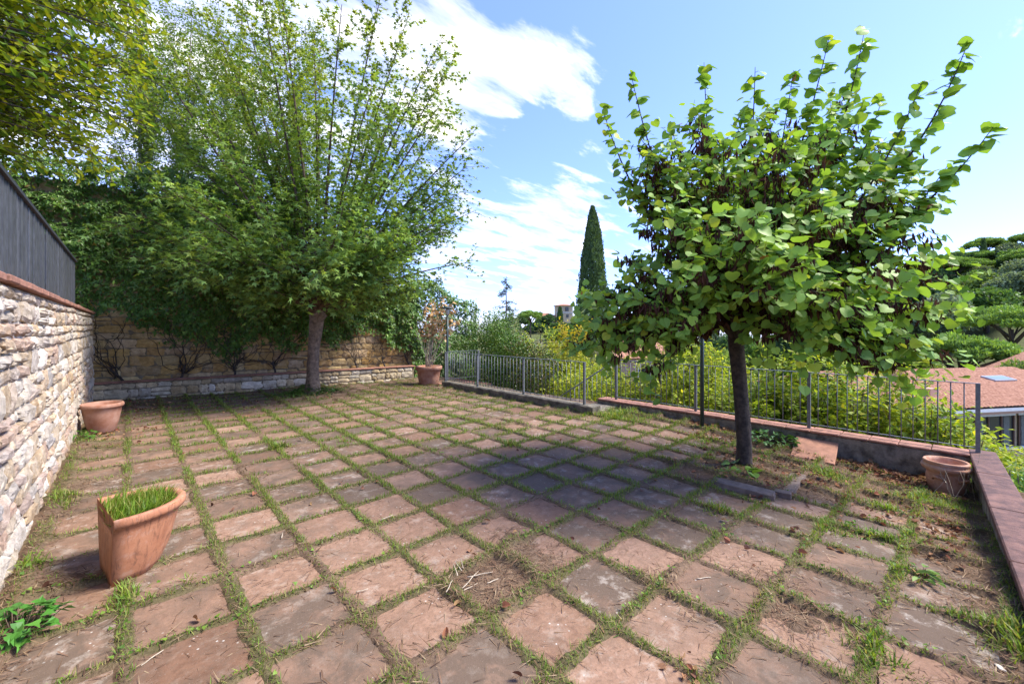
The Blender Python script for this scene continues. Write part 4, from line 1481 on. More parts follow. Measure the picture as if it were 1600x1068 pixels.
# ------------------------------------------------------------------ pots
# half-round planter near the rubble wall
ca, cb = np.array((-.165, 4.02)), np.array((-.07, 3.47))
def d_ring(scale_d, w, z, k=22):
    """D outline: flat side from far corner to near corner, arc bulging away from the wall"""
    mid = (ca + cb) / 2; e = unit(cb - ca); nrm = np.array((-e[1], e[0]))
    if nrm[0] < 0: nrm = -nrm
    pts = []
    for i in range(6):
        q = -1 + 2 * i / 6
        pts.append(mid + e * (-q) * w * -1 * -1)
    for i in range(k + 1):
        th = -PI / 2 + PI * i / k
        x = math.sin(th); yv = max(0.0, math.cos(th)) ** .82
        pts.append(mid + e * w * x + nrm * scale_d * yv)
    pts = pts[6:]                                  # arc from far corner to near corner
    back = [mid + e * w * (1 - 2 * (i + 1) / 6) for i in range(5)]
    return np.array([(p[0], p[1], z) for p in pts + back])


dp = thing('half_round_planter', 'large half-round terracotta planter full of fresh green grass', 'planter')
rings = [(.245, .175, -.01), (.285, .20, .05), (.325, .226, .14), (.35, .245, .24), (.372, .262, .33), (.385, .270, .372), (.408, .284, .378), (.416, .290, .40), (.414, .288, .425), (.402, .281, .436), (.372, .262, .434), (.362, .254, .415), (.345, .24, .34)]
V = np.concatenate([d_ring(a, w, z) for a, w, z in rings])
k_ = len(V) // len(rings)
F = [(i * k_ + j, i * k_ + (j + 1) % k_, (i + 1) * k_ + (j + 1) % k_, (i + 1) * k_ + j) for i in range(len(rings) - 1) for j in range(k_)]
m = MB(); m.add(V, F + [tuple(range(k_))[::-1]])
def pot_clay():
    m_, nt, b = newmat('streaked_terracotta')
    mid = noise(nt, 6, 6, .65, dist=.6); fine = noise(nt, 55, 5, .7)
    g = N(nt, 'ShaderNodeNewGeometry')
    mpn = N(nt, 'ShaderNodeMapping'); mpn.inputs['Rotation'].default_value = (0, .6, .5); mpn.inputs['Scale'].default_value = (1, 1, .22)
    L(nt, g.outputs['Position'], mpn.inputs['Vector'])
    streak = noise(nt, 26, 6, .7, mpn.outputs[0], 1.2)
    c = MIX(nt, RAMP(nt, mid, [(.3, 0.0), (.7, 1.0)]), (.33, .13, .062), (.47, .215, .112))
    c = MIX(nt, RAMP(nt, streak, [(.50, 0.0), (.62, .7)]), c, (.16, .07, .038))
    c = MIX(nt, RAMP(nt, noise(nt, 9, 7, .7), [(.56, 0.0), (.72, .45)]), c, (.50, .38, .30))
    L(nt, c, b.inputs['Base Color'])
    b.inputs['Roughness'].default_value = .72
    bump(nt, b, MATH(nt, 'ADD', mid, fine), .35, .004)
    return m_
CLAY = pot_clay()
m.build('shell', CLAY, dp, True)
# sharp arrises of the flat back
sh = d_ring(.343, .239, .365)
mm = MB(); mm.add(np.concatenate((sh, [[sh[:, 0].mean(), sh[:, 1].mean(), .37]])), [(i, (i + 1) % k_, k_) for i in range(k_)])
mm.build('soil', MORTAR_DARK, dp)
rp = np.random.default_rng(91)
n = 2600
uu = rp.random(n); ring = d_ring(.33, .23, 0)
idx = rp.integers(0, k_, n); cen = ring[:, :2].mean(0)
qq = np.sqrt(rp.random(n))[:, None]
XY = cen + (ring[idx, :2] - cen) * qq
az = rp.normal(.6, .9, n); lean = np.abs(rp.normal(.35, .45, n))
D = np.stack((np.cos(az) * np.sin(lean), np.sin(az) * np.sin(lean), np.cos(lean)), 1)
TVb, TFb = T_blade(); TVb = TVb.copy(); TVb[:, 0] *= .85
pg = leaves('planter_grass', (TVb, TFb), np.c_[XY, np.full(n, .36)], D, np.stack((np.cos(az), np.sin(az), 0 * az), 1) + rp.normal(0, .4, (n, 3)), rp.uniform(.03, .15, n), palette(n, [(.075, .15, .014), (.095, .18, .016), (.055, .12, .012), (.15, .17, .04)], rp), LEAF_THIN)
tag(pg, 'bright green grass growing in the half-round planter', 'grass', None, 'stuff')


def round_pot(p, prof, label, mat, k=36, wob=.0, soil_z_=None, soil_r=None):
    t = thing('terracotta_pot', label, 'pot', None, tuple(p))
    m_ = MB().lathe(prof, k)
    m_.build('shell', mat, t, True)
    if soil_r:
        MB().lathe([(soil_r, soil_z_), (soil_r * .5, soil_z_ + .02), (.01, soil_z_ + .025)], 24).build('soil', MORTAR_DARK, t, True)
    return t


p2 = on_ground(154, 678)
p2[0] = -.315; p2[1] += .12
round_pot(p2, [(.01, 0), (.17, 0), (.2, .03), (.25, .16), (.285, .30), (.30, .385), (.325, .39), (.335, .41), (.33, .44), (.315, .452), (.295, .45), (.285, .42), (.26, .36), (.01, .36)], 'plain round terracotta bowl pot at the foot of the rubble wall', TERRA_OLD).scale = (.76, .76, 1)
p3 = on_ground(670, 600)
round_pot(p3, [(.01, 0), (.25, 0), (.27, .03), (.30, .2), (.33, .40), (.345, .41), (.37, .425), (.375, .50), (.36, .52), (.33, .52), (.325, .47), (.01, .46)], 'large reddish round pot holding the dead shrub', TERRA_OLD)
# dead shrub in that pot
ds = thing('dead_shrub', 'withered shrub with pale bare stems and orange dead leaves', 'shrub', None, (p3[0], p3[1], .46))
rd = np.random.default_rng(95)
paths = []
d3 = float(p3[0] * SA + p3[1] * CA)
for px, py in ((655, 500), (665, 480), (680, 478), (695, 472), (708, 480), (712, 500), (700, 520), (650, 520), (685, 500), (672, 505), (705, 540), (660, 540), (690, 470), (675, 470)):
    e = pix(px, py, d3 + rd.uniform(-.4, .4)) - np.array((p3[0], p3[1], .46))
    paths.append(bez(np.array((rd.normal(0, .06), rd.normal(0, .06), -.02)), e * np.array((.35, .35, .6)), e, 9))
branch_mesh('stems', paths, [.013] * 14, [.004] * 14, STRAW_STEM, ds, 5)
s0, s1, P, D, f = twigs_leaves(paths, rd, .45, .09, (.12, .34), (.4, .9), .05, .2, .1, .3)
segs_mesh('twigs', s0, s1, np.full(len(s0), .004), np.full(len(s0), .0015), STRAW_STEM, ds, 3)
sel = (rd.random(len(P)) < 1.0 * sstep((P[:, 2] - .7) / .45)) & (P[:, 0] * CA - P[:, 1] * SA > -.25)
P, D = P[sel], D[sel]; n = len(P)
D[:, 2] -= .8
leaves('dead_leaves', T_lance(.5), P, D, rd.normal(0, 1, (n, 3)), rd.uniform(.10, .18, n), palette(n, [(.52, .33, .15), (.58, .40, .22), (.44, .26, .11), (.30, .28, .12)], rd, .1, [.35, .3, .25, .1]), DRY, ds)

# old urn with handles in the far corner of the parapet
p4 = pix(1478, 757, 4.62); p4[2] = gz(p4[0], p4[1]) - .0
urn = thing('terracotta_urn', 'old cracked terracotta urn with loop handles in the parapet corner', 'urn', None, tuple(p4))
urn.scale = (.76, .76, .95)
MB().lathe([(.01, 0), (.155, 0), (.175, .03), (.205, .13), (.215, .20), (.205, .26), (.212, .275), (.255, .30), (.268, .325), (.262, .345), (.235, .35), (.24, .365), (.25, .385), (.238, .40), (.215, .398), (.2, .36), (.185, .30), (.01, .26)], 36).build('shell', flat('pale_terracotta', (.52, .23, .12), .85, ns=9, var=.3, bmp=.5, bd=.005, c2=(.58, .34, .22)), urn, True)
for a in (PI * .88, PI * 1.3, -.25):
    c_, s_ = math.cos(a), math.sin(a)
    th = np.linspace(-.2, PI + .2, 12)
    pts = [(c_ * (.205 + .06 * math.sin(q)) - s_ * .055 * math.cos(q), s_ * (.205 + .06 * math.sin(q)) + c_ * .055 * math.cos(q), .20 + .035 * math.sin(q)) for q in th]
    MB().tube(pts, .014, 7).build('handle', TERRA, urn, True)
rp = np.random.default_rng(97)
stw = MB()
for i in range(26):
    a = rp.uniform(PI * .9, PI * 1.9); c0 = np.array((math.cos(a) * .24, math.sin(a) * .24, .30))
    pts = [c0 + np.array((0, 0, .06))]
    v = np.array((math.cos(a) * .03, math.sin(a) * .03, -.05)) + rp.normal(0, .02, 3)
    for k in range(7):
        pts.append(pts[-1] + v); v = v + rp.normal(0, .016, 3) + np.array((0, 0, .004))
    stw.tube(pts, .0022, 4)
stw.build('dry_runners', STRAW_STEM, urn, True)

# ------------------------------------------------------------------ loose slabs, sticks
def loose(px, py, size, tilt, rz, label, mat, dz=.03, name='loose_slab', th=.045):
    p = on_ground(px, py)
    m_ = MB().box(-size[0] / 2, size[0] / 2, -size[1] / 2, size[1] / 2, -th / 2, th / 2, .007)
    o = m_.build(name, mat)
    o.location = (p[0], p[1], p[2] + dz)
    o.rotation_euler = (tilt[0], tilt[1], rz)
    return tag(o, label, 'slab')


lsA = on_ground(1277, 703)
ls = MB().box(-.25, .25, -.24, .24, -.022, .022, .007).build('leaning_slab', flat('clean_terracotta', (.44, .21, .12), .85, ns=9, var=.3, bmp=.4, bd=.004))
ly = y_on(1272, 6.84)
ls.location = (6.86, ly, float(gz(6.7, ly)) + .10)
ls.rotation_euler = (.03, -.36, .08)
tag(ls, 'clean terracotta slab propped against the brick-topped kerb', 'slab')
def edging(A, B_, w, label, seed):
    A = on_ground(*A); B_ = on_ground(*B_)
    v = B_ - A; l = float(np.linalg.norm(v[:2]))
    r = np.random.default_rng(seed)
    m_ = MB().box(-l / 2, l / 2, -w / 2, w / 2, -.035, .028, .008)
    m_.V[0] = m_.V[0] + r.normal(0, .004, m_.V[0].shape)
    o = m_.build('edging_stone', SLATE)
    o.location = ((A[0] + B_[0]) / 2, (A[1] + B_[1]) / 2, (A[2] + B_[2]) / 2 + .035)
    o.rotation_euler = (r.normal(0, .03), -math.atan2(v[2], l) + r.normal(0, .02), math.atan2(v[1], v[0]))
    tag(o, label, 'slab')


edging((1112, 756), (1210, 780), .17, 'long grey-brown stone edging in front of the redbud trunk', 1)
edging((1222, 778), (1247, 749), .15, 'short grey-brown stone edging beside the redbud trunk', 2)
loose(1492, 779, (.42, .1), (0, .02), -.05, 'narrow pinkish slab strip in front of the old urn', flat('pink_strip', (.42, .26, .19), .88, ns=9, var=.25, bmp=.4, bd=.004), .02)
pp = on_ground(1563, 1044)
o = MB().box(-.028, .028, -.012, .012, 0, .008, .002).build('paper_scrap', flat('old_paper', (.6, .53, .42), .8, ns=20, var=.15, bmp=.1)); o.location = (pp[0], pp[1], float(soil_z(pp[0], pp[1])[0]) + .012); o.rotation_euler = (.1, .2, .3)
tag(o, 'small pale scrap lying near the parapet', 'scrap')
rs = np.random.default_rng(99)
for i, (px, py, l, a) in enumerate(((735, 912, .20, 1.15), (750, 905, .17, .35), (728, 925, .18, .75), (712, 900, .13, 1.9), (716, 893, .12, 2.05), (722, 888, .12, 1.8), (706, 908, .11, 2.1), (770, 915, .08, .6), (238, 1030, .10, 1.3), (604, 813, .12, .9), (441, 838, .09, 2.0), (566, 925, .07, .5), (702, 930, .12, 1.4), (1100, 905, .1, .2))):
    p = on_ground(px, py)
    z = max(float(soil_z(p[0], p[1])[0]), p[2]) + .012
    k = np.linspace(-.5, .5, 6)
    dv = np.array((math.cos(a - YAW), math.sin(a - YAW), 0)); 
    pts = [dv * l * q + np.array((0, 0, .002 * math.sin(q * 9 + i))) + rs.normal(0, .0006, 3) for q in k]
    o = MB().tube(pts, np.linspace(.0034, .0024, 6), 6).build('dry_stalk', STRAW_STEM, None, True)
    o.location = (p[0], p[1], z)
    tag(o, 'short pale dry plant stalk lying on the slabs', 'stalk', 'dry stalks lying on the slabs')

# ------------------------------------------------------------------ small plants on the terrace
def leafy_plant(name, label, p, n, spread, hgt, size, cols, seed, mat=LEAF_GLOSS, tm=None, single=True):
    r = np.random.default_rng(seed)
    root = thing(name, label, 'plant', None, tuple(p))
    TVx, TFx = tm or T_ivy()
    me = [mesh('leaf', TVx * np.array((1, 1, 1.5)), TFx, mat, np.tile(palette(1, cols, r, .1), (len(TVx), 1)), False) for _ in range(4)]
    st_ = MB()
    for i in range(n):
        a = r.uniform(0, 2 * PI); rad = spread * math.sqrt(r.random())
        h = hgt * r.uniform(.3, 1.0) * (1 - .4 * rad / spread)
        c = np.array((rad * math.cos(a), rad * math.sin(a), h))
        D = Vector((math.cos(a) + r.normal(0, .4), math.sin(a) + r.normal(0, .4), r.normal(-.15, .3))).normalized()
        Nn = Vector((r.normal(0, .35), r.normal(0, .35), 1))
        x = D.cross(Nn).normalized(); z = x.cross(D)
        o = link('leaf', me[r.integers(4)], root)
        o.matrix_local = Matrix.Translation(c) @ Matrix((x, D, z)).transposed().to_4x4() @ Matrix.Scale(r.uniform(*size), 4)
        st_.tube([(c[0] * .3, c[1] * .3, 0), (c[0] * .8, c[1] * .8, h * .7), tuple(c)], .002, 4)
    st_.build('stems', TWIG, root, True)
    return root


q = on_ground(22, 1000)
leafy_plant('ivy_plant', 'clump of broad glossy leaves at the foot of the rubble wall', q, 120, .17, .17, (.045, .08), [(.05, .17, .03), (.07, .21, .035), (.045, .13, .03)], 1)
q = np.array((XF2 - .36, y_on(1205, XF2 - .36), 0.0)); q[2] = float(gz(q[0], q[1])) + .02
leafy_plant('ivy_plant', 'low dark ivy patch against the brick-topped kerb', q, 150, .36, .2, (.055, .095), [(.05, .13, .03), (.07, .17, .035)], 2)
q = on_ground(1158, 742)
leafy_plant('seedling', 'broad-leaved green seedlings at the foot of the redbud trunk', q, 12, .22, .14, (.08, .13), [(.07, .17, .03), (.10, .2, .03)], 3, LEAF, T_heart())
q = on_ground(1440, 905)
leafy_plant('weed', 'pale thistle-like weed between the slabs near the parapet', q, 16, .09, .09, (.05, .1), [(.12, .2, .05), (.09, .17, .04)], 4, LEAF, T_lance(.4))
q = on_ground(1355, 835)
leafy_plant('weed', 'bright leafy weed row in the joint past the redbud', q, 30, .17, .05, (.04, .08), [(.10, .2, .03), (.08, .17, .03)], 5, LEAF, T_lance(.4))
q = on_ground(127, 690)
leafy_plant('weed', 'green weed growing between the round bowl pot and rubble wall', q, 40, .16, .2, (.04, .07), [(.05, .14, .02), (.07, .16, .03)], 6, LEAF)

# ------------------------------------------------------------------ shrubs beyond the railings
def shrub(p, w, h, cols, label, seed, group, n_paths=26, ls=(.055, .095), tm=None, step=.1, mat=LEAF_THIN, wts=None, name='shrub', top_cols=None, lstep=.055):
    r = np.random.default_rng(seed)
    p = np.asarray(p, float)
    root = thing(name, label, 'shrub', group, tuple(p))
    paths = []
    for i in range(n_paths):
        a = r.uniform(0, 2 * PI); q = math.sqrt(r.random()); hh = h * r.uniform(.55, 1.0) * (1 - .35 * q * q)
        e = np.array((w * q * math.cos(a), w * q * math.sin(a), hh))
        paths.append(bez(np.array((.15 * w * math.cos(a), .15 * w * math.sin(a), 0)), np.array((.35 * e[0], .35 * e[1], .65 * hh)), e, 9))
    branch_mesh('stems', paths, [.016] * n_paths, [.004] * n_paths, TWIG, root, 4)
    s0, s1, P, D, f = twigs_leaves(paths, r, .22, step, (.2, .55), (.5, 1.1), lstep, .25, .1, .45)
    segs_mesh('twigs', s0, s1, np.full(len(s0), .004), np.full(len(s0), .0015), TWIG, root, 3)
    P, D = dense(P, D, 3, .1, r)
    n = len(P)
    C = palette(n, cols, r, .14, wts)
    if top_cols is not None:
        t = (sstep((P[:, 2] / h - .62) / .3) * (r.random(n) < .8))[:, None]
        C = C * (1 - t) + palette(n, top_cols, r, .1) * t
    leaves('foliage', tm or T_kite(.5), P, D, np.array([[0, 0, 1.]]) + r.normal(0, .45, (n, 3)), r.uniform(ls[0], ls[1], n), C, mat, root)
    return n


LIME = [(.22, .30, .035), (.27, .34, .038), (.15, .24, .03), (.32, .34, .038), (.095, .175, .03)]
tot = 0
def at_col(px, x):
    r = (px - CX) / FPX
    d = x / (SA + r * CA)
    return d
for i, (px, x, ytop, w, lab) in enumerate(((850, 9.6, 512, 1.0, 'lime green shrub beside the dark clipped hedge'), (895, 10.2, 508, 1.1, 'yellow-topped lime shrub below the tall cypress'), (905, 8.7, 560, .8, 'low lime shrub behind the gap between railings'), (965, 9.3, 545, 1.0, 'lime shrub behind the start of the long railing'),
                                           (1040, 9.8, 520, 1.2, 'tall lime shrub left of the lamp post behind railing'), (1120, 9.4, 525, 1.1, 'tall lime shrub behind the lamp post and railing'), (1190, 8.9, 545, .9, 'leafy green shrub right behind the redbud trunk'),
                                           (1250, 9.3, 520, 1.1, 'tall leafy green shrub right of the redbud trunk behind railing'), (1320, 8.9, 545, .9, 'green shrub behind the middle of the long railing'), (1385, 9.0, 560, .85, 'yellowish green shrub past the middle of the long railing'),
                                           (1440, 8.7, 585, .7, 'green shrub sloping down near the end of the long railing'), (1490, 8.6, 640, .55, 'last low shrub at the end post of the long railing'))):
    d = at_col(px, x)
    c = pix(px, 512, d)
    zt0 = EYE - (ytop - 14 - CY) / FPX * d
    w *= 1.15
    zb0 = float(terrain_h(np.array(c[0]), np.array(c[1])))
    tot += shrub((c[0], c[1], zb0 - .05), w, zt0 - zb0, LIME, lab, 200 + i, 'lime shrubs beyond the railing', 60, (.07, .12), None, .085, wts=[.3, .25, .22, .13, .1] if i not in (6, 7, 8, 10) else [.2, .1, .34, .06, .3],
                 top_cols=[(.34, .27, .02), (.30, .27, .03)] if i == 1 else None)
print('shrub leaves', tot)

for i, (px, py, d, w, h, lab) in enumerate(((1500, 690, 9.5, .9, 2.0, 'feathery bright bush below the end of the railing'), (1555, 680, 12.0, 1.1, 1.8, 'yellow-green bush under the window of the tiled house'), (1600, 690, 12.5, 1.1, 1.7, 'bright bush right of the house window bushes'), (1640, 660, 14, 1.4, 2.2, 'rounded bush at the side of the tiled house'))):
    c = pix(px, 512, d)
    zb0 = float(terrain_h(np.array(c[0]), np.array(c[1])))
    zt0 = EYE - (py - CY) / FPX * d
    shrub((c[0], c[1], zb0 - .05), w, max(.8, zt0 - zb0), LIME, lab, 230 + i, 'bushes below the parapet', 40, (.08, .13), None, .11)


def blob_leaves(r, lumps, n, size, cols, tmpl, mat, name, parent, updir=.3, wts=None, out=.8, asp=1.0):
    """lumps: (x,y,z,rx,ry,rz); leaves on their shells"""
    lumps = np.asarray(lumps, float)
    vol = (lumps[:, 3] * lumps[:, 4] + lumps[:, 4] * lumps[:, 5] + lumps[:, 3] * lumps[:, 5])
    k = r.choice(len(lumps), n, p=vol / vol.sum())
    v = unit(r.normal(0, 1, (n, 3)))
    rad = r.uniform(.72, 1.08, n)[:, None]
    P = lumps[k, :3] + v * lumps[k, 3:6] * rad
    D = v * out + r.normal(0, .7, (n, 3)); D[:, 2] += updir
    Nn = v + r.normal(0, .5, (n, 3)) + np.array((0, 0, .3))
    C = palette(n, cols, r, .15, wts) * (.86 + .28 * r.random(len(lumps)))[k][:, None]
    return leaves(name, tmpl, P, D, Nn, r.uniform(size[0], size[1], n), C, mat, parent)


# clipped hedge right of the garden wall, and the dark bush at its end
def hedge(name, label, line, zb, tops, wid, n, cols, seed, size=(.05, .085)):
    r = np.random.default_rng(seed)
    root = thing(name, label, 'hedge', None, (*line[0], zb))
    A = np.array(line[0]); Bq = np.array(line[1])
    L_ = np.linalg.norm(Bq - A); e = (Bq - A) / L_; nn = np.array((e[1], -e[0]))
    lumps = []
    for i in range(60):
        t = r.random(); top = np.interp(t, [0, 1], tops)
        q = A + e * L_ * t + nn * r.uniform(-.5, .5) * wid
        lumps.append((q[0] - A[0], q[1] - A[1], r.uniform(.3, max(.5, top - zb - .35)), .4, .4, .42))
    blob_leaves(r, lumps, n, size, cols, T_kite(.6), LEAF_GLOSS, 'foliage', root)
    mbx = MB()
    for i in range(9):
        q = e * L_ * (i + .5) / 9
        mbx.tube([(q[0], q[1], -.1), (q[0] + .05, q[1], .8), (q[0] + .1, q[1] + .05, 1.7)], [.03, .02, .01], 5)
    mbx.build('stems', BARK_DARK, root, True)


HD = [(.065, .145, .03), (.085, .175, .032), (.05, .11, .025), (.115, .20, .04)]
a_ = pix(735, 512, 13.4)[:2]; b_ = pix(812, 512, 12.6)[:2]
hedge('clipped_hedge', 'dense clipped dark green hedge past the corner of the railing', (a_, b_), -1.2, (2.35, 1.95), .9, 16000, HD, 301)
a_ = pix(818, 512, 12.2)[:2]; b_ = pix(838, 512, 11.6)[:2]
hedge('dark_bush', 'dark glossy bush at the end of the clipped hedge', (a_, b_), -1.8, (1.35, 1.0), .8, 7000, [(.03, .07, .016), (.05, .09, .02), (.10, .08, .035)], 302)
a_ = pix(750, 512, 11.3)[:2]; b_ = pix(835, 512, 10.4)[:2]
hedge('low_hedge', 'low dark leaves behind the bars of the first railing', (a_, b_), -2.2, (.35, -.1), .7, 7000, [(.03, .075, .022), (.04, .09, .03)], 303)
a_ = pix(1565, 512, 9.6)[:2]; b_ = pix(1680, 512, 9.2)[:2]
zz = float(terrain_h(np.array(a_[0]), np.array(a_[1])))
hedge('trimmed_hedge', 'low trimmed bright hedge below the parapet corner', (a_, b_), zz - .1, (-1.55, -1.5), 1.2, 9000, [(.06, .15, .025), (.08, .18, .03)], 304)

# silver olives behind the hedge
for i, (px, py, d, w, lab) in enumerate(((745, 470, 17.5, 1.5, 'silvery olive tree behind the creeper wall end'), (785, 468, 19, 1.6, 'silvery olive tree below the lone fir'), (815, 490, 18, 1.2, 'low silvery olive tree behind the clipped hedge'), (845, 520, 15.5, .9, 'small silvery bush next to the lime shrub'), (935, 540, 15, .8, 'small silvery bush at the foot of the cypress'))):
    c = pix(px, 512, d); zb0 = float(terrain_h(np.array(c[0]), np.array(c[1]))); zt0 = EYE - (py - CY) / FPX * d
    shrub((c[0], c[1], zb0), w, zt0 - zb0 + .15, [(.24, .28, .19), (.18, .22, .14), (.32, .35, .26)], lab, 260 + i, 'silvery olive trees', 40, (.07, .11), T_kite(.24), .1, LEAF, name='olive_tree')

# cypress
def cypress(p, h, w, label, seed, n=16000, size=(.10, .2), group=None, cols=((.045, .09, .038), (.06, .115, .045), (.08, .135, .052)), cat='tree'):
    r = np.random.default_rng(seed)
    root = thing('cypress_tree', label, cat, group, tuple(p))
    MB().tube([(0, 0, -.3), (0, 0, h * .5), (0, 0, h * .93)], [w * .1, w * .07, .02], 8).build('trunk', BARK_DARK, root, True)
    t = r.random(n) ** .85
    a = r.uniform(0, 2 * PI, n)
    prof = np.interp(t, [0, .06, .3, .6, .85, .95, 1], [.45, .8, 1, .82, .45, .22, .02]) * w
    lump = .78 + .4 * fbm(a * 3.2, t * 9, 150 + seed % 20)
    rad = prof * lump * r.uniform(.72, 1.05, n)
    P = np.stack((rad * np.cos(a), rad * np.sin(a), t * h), 1)
    D = np.stack((np.cos(a) * .35, np.sin(a) * .35, np.full(n, 1.0)), 1) + r.normal(0, .22, (n, 3))
    Nn = np.stack((np.cos(a), np.sin(a), 0 * a), 1) + r.normal(0, .5, (n, 3))
    leaves('crown', T_kite(.46), P, D, Nn, r.uniform(size[0], size[1], n), palette(n, cols, r, .18), LEAF_GLOSS, root)
    return root


def foot(px, d):
    c = pix(px, 512, d)
    c[2] = float(terrain_h(np.array(c[0]), np.array(c[1])))
    return c


c = foot(926, 24)
cypress(c, (EYE + 187 / FPX * 24) - c[2], 1.05, 'tall dark columnar cypress rising beside the redbud', 311, 26000, (.10, .22))
c = foot(908, 21)
cypress(c, (EYE + 48 / FPX * 21) - c[2], .3, 'thin young cypress against the tall one', 312, 4000, (.08, .16))

# lone fir
c = foot(791, 42)
fir = thing('fir_tree', 'sparse pointed fir rising over the olives', 'tree', None, tuple(c))
rf = np.random.default_rng(321)
hf = EYE + 82 / FPX * 42 - c[2]
MB().tube([(0, 0, -.2), (0, 0, hf * .6), (0, 0, hf)], [.18, .1, .02], 7).build('trunk', BARK_DARK, fir, True)
paths = []
for i in range(46):
    t = rf.uniform(.45, .98); a = rf.uniform(0, 2 * PI); l = 2.3 * (1 - t) * 1.25 + .25
    s_ = np.array((0, 0, t * hf))
    paths.append(bez(s_, s_ + np.array((math.cos(a), math.sin(a), .05)) * l * .5, s_ + np.array((math.cos(a) * l, math.sin(a) * l, l * .12 - .1)), 6))
branch_mesh('branches', paths, [.03] * 46, [.01] * 46, BARK_DARK, fir, 4)
s0, s1, P, D, f = twigs_leaves(paths, rf, .2, .1, (.15, .5), (.5, 1.1), .06, .3, 0, .4)
P, D = dense(P, D, 2, .1, rf)
leaves('crown', T_lance(.3), P, D, rf.normal(0, 1, (len(P), 3)), rf.uniform(.12, .24, len(P)), palette(len(P), [(.025, .055, .035), (.035, .07, .045)], rf), LEAF_GLOSS, fir)

# ------------------------------------------------------------------ far trees (prototypes, copied)
def proto_round(seed, cols, R=3.6, H=8.0, n=5200, size=(.32, .6)):
    r = np.random.default_rng(seed)
    lumps = []
    for i in range(34):
        v = unit(r.normal(0, 1, 3)); v[2] = abs(v[2]) * 1.1 - .35
        c = v * np.array((R, R, R * .95)) * r.uniform(.45, .8) + np.array((0, 0, H - R))
        q = R * r.uniform(.24, .42)
        lumps.append((*c, q, q, q * .8))
    tr_ = MB().tube([(0, 0, -.5), (.1, 0, H * .3), (0, .1, H * .6)], [.28, .22, .12], 7)
    for i in range(6):
        a = i * 1.05; tr_.tube([(0, 0, H * .35), (math.cos(a) * R * .3, math.sin(a) * R * .3, H * .52), (math.cos(a) * R * .6, math.sin(a) * R * .6, H * .68)], [.13, .09, .04], 5)
    t = tr_.build('trunk', BARK_DARK, None, True)
    c = blob_leaves(r, lumps, n, size, cols, T_lance(.7), LEAF, 'crown', None)
    return t, c


def proto_pine(seed, R=5.0, H=10.0, n=15000, size=(.24, .46), cols=((.13, .23, .05), (.165, .28, .055), (.10, .185, .045))):
    r = np.random.default_rng(seed)
    lumps = []
    for i in range(46):
        a = r.uniform(0, 2 * PI); q = math.sqrt(r.random()) * .86
        z = H - .8 - 1.9 * q * q + r.normal(0, .16)
        s = R * r.uniform(.15, .25)
        lumps.append((R * q * math.cos(a), R * q * math.sin(a), z, s, s, s * .55))
    tr_ = MB().tube([(0, 0, -.5), (.15, .1, H * .35), (.05, -.05, H * .7)], [.34, .28, .18], 8)
    for i in range(11):
        a = i * 2.4; q = r.uniform(.4, .8)
        tr_.tube([(.1, 0, H * r.uniform(.45, .6)), (math.cos(a) * R * q * .5, math.sin(a) * R * q * .5, H * .72), (math.cos(a) * R * q, math.sin(a) * R * q, H * .84)], [.13, .09, .04], 5)
    t = tr_.build('trunk', BARK_DARK, None, True)
    c = blob_leaves(r, lumps, n, size, cols, T_tri(.55), LEAF, 'crown', None, .7, None, .5)
    return t, c


PROTO = {}
PROTO['green'] = proto_round(401, [(0.072, 0.145, 0.036), (0.094, 0.181, 0.043), (0.058, 0.116, 0.029)])
PROTO['pale'] = proto_round(402, [(0.145, 0.225, 0.058), (0.181, 0.254, 0.072), (0.116, 0.189, 0.051)])
PROTO['dark'] = proto_round(403, [(0.043, 0.094, 0.041), (0.058, 0.116, 0.043), (0.036, 0.072, 0.032)], 3.0, 9.5)
PROTO['silver'] = proto_round(404, [(0.109, 0.160, 0.102), (0.138, 0.196, 0.123), (0.087, 0.131, 0.080)], 3.4, 8.0, 6000)
PROTO['pine'] = proto_pine(405)
PROTO['pine2'] = proto_pine(406, 4.2, 9.5)
USED = set()
LAB = {'green': 'mid-green rounded tree on the wooded hillside', 'pale': 'pale yellow-green rounded tree on the wooded hillside', 'dark': 'dark evergreen tree on the wooded hillside', 'silver': 'grey-green cedar-like tree on the wooded hillside',
       'pine': 'broad umbrella pine on the wooded hillside', 'pine2': 'umbrella pine with a narrower crown on the wooded hillside'}
NAM = {'green': 'broadleaf_tree', 'pale': 'broadleaf_tree', 'dark': 'evergreen_tree', 'silver': 'cedar_tree', 'pine': 'umbrella_pine', 'pine2': 'umbrella_pine'}


def far_tree(kind, p, sc, rz, label=None, group=None, sz=1.0):
    t, c_ = PROTO[kind]
    root = thing(NAM[kind], label or LAB[kind], 'tree', group or ('far ' + kind + ' trees'), tuple(p), rz)
    root.scale = (sc, sc, sc * sz)
    for o in (t, c_):
        if o.name in USED or o.parent is not None:
            q = o.copy(); COL.objects.link(q)
        else:
            q = o
        q.parent = root
    return root


rh = np.random.default_rng(411)
# wooded hill on the right
cnt = 0
tries = 0
placed = []
while cnt < 110 and tries < 4000:
    tries += 1
    d = rh.uniform(62, 150); px = rh.uniform(1330, 1640)
    p = foot(px, d)
    if min([np.hypot(p[0] - q[0], p[1] - q[1]) for q in placed] + [99]) < 5.2:
        continue
    placed.append(p)
    hgt = p[2]
    if hgt > 9 and rh.random() < .3:
        k = 'pine' if rh.random() < .6 else 'pine2'
    else:
        k = rh.choice(['green', 'pale', 'dark', 'silver'], p=[.34, .24, .2, .22])
    far_tree(k, p, rh.uniform(.8, 1.25), rh.uniform(0, 6.28))
    cnt += 1
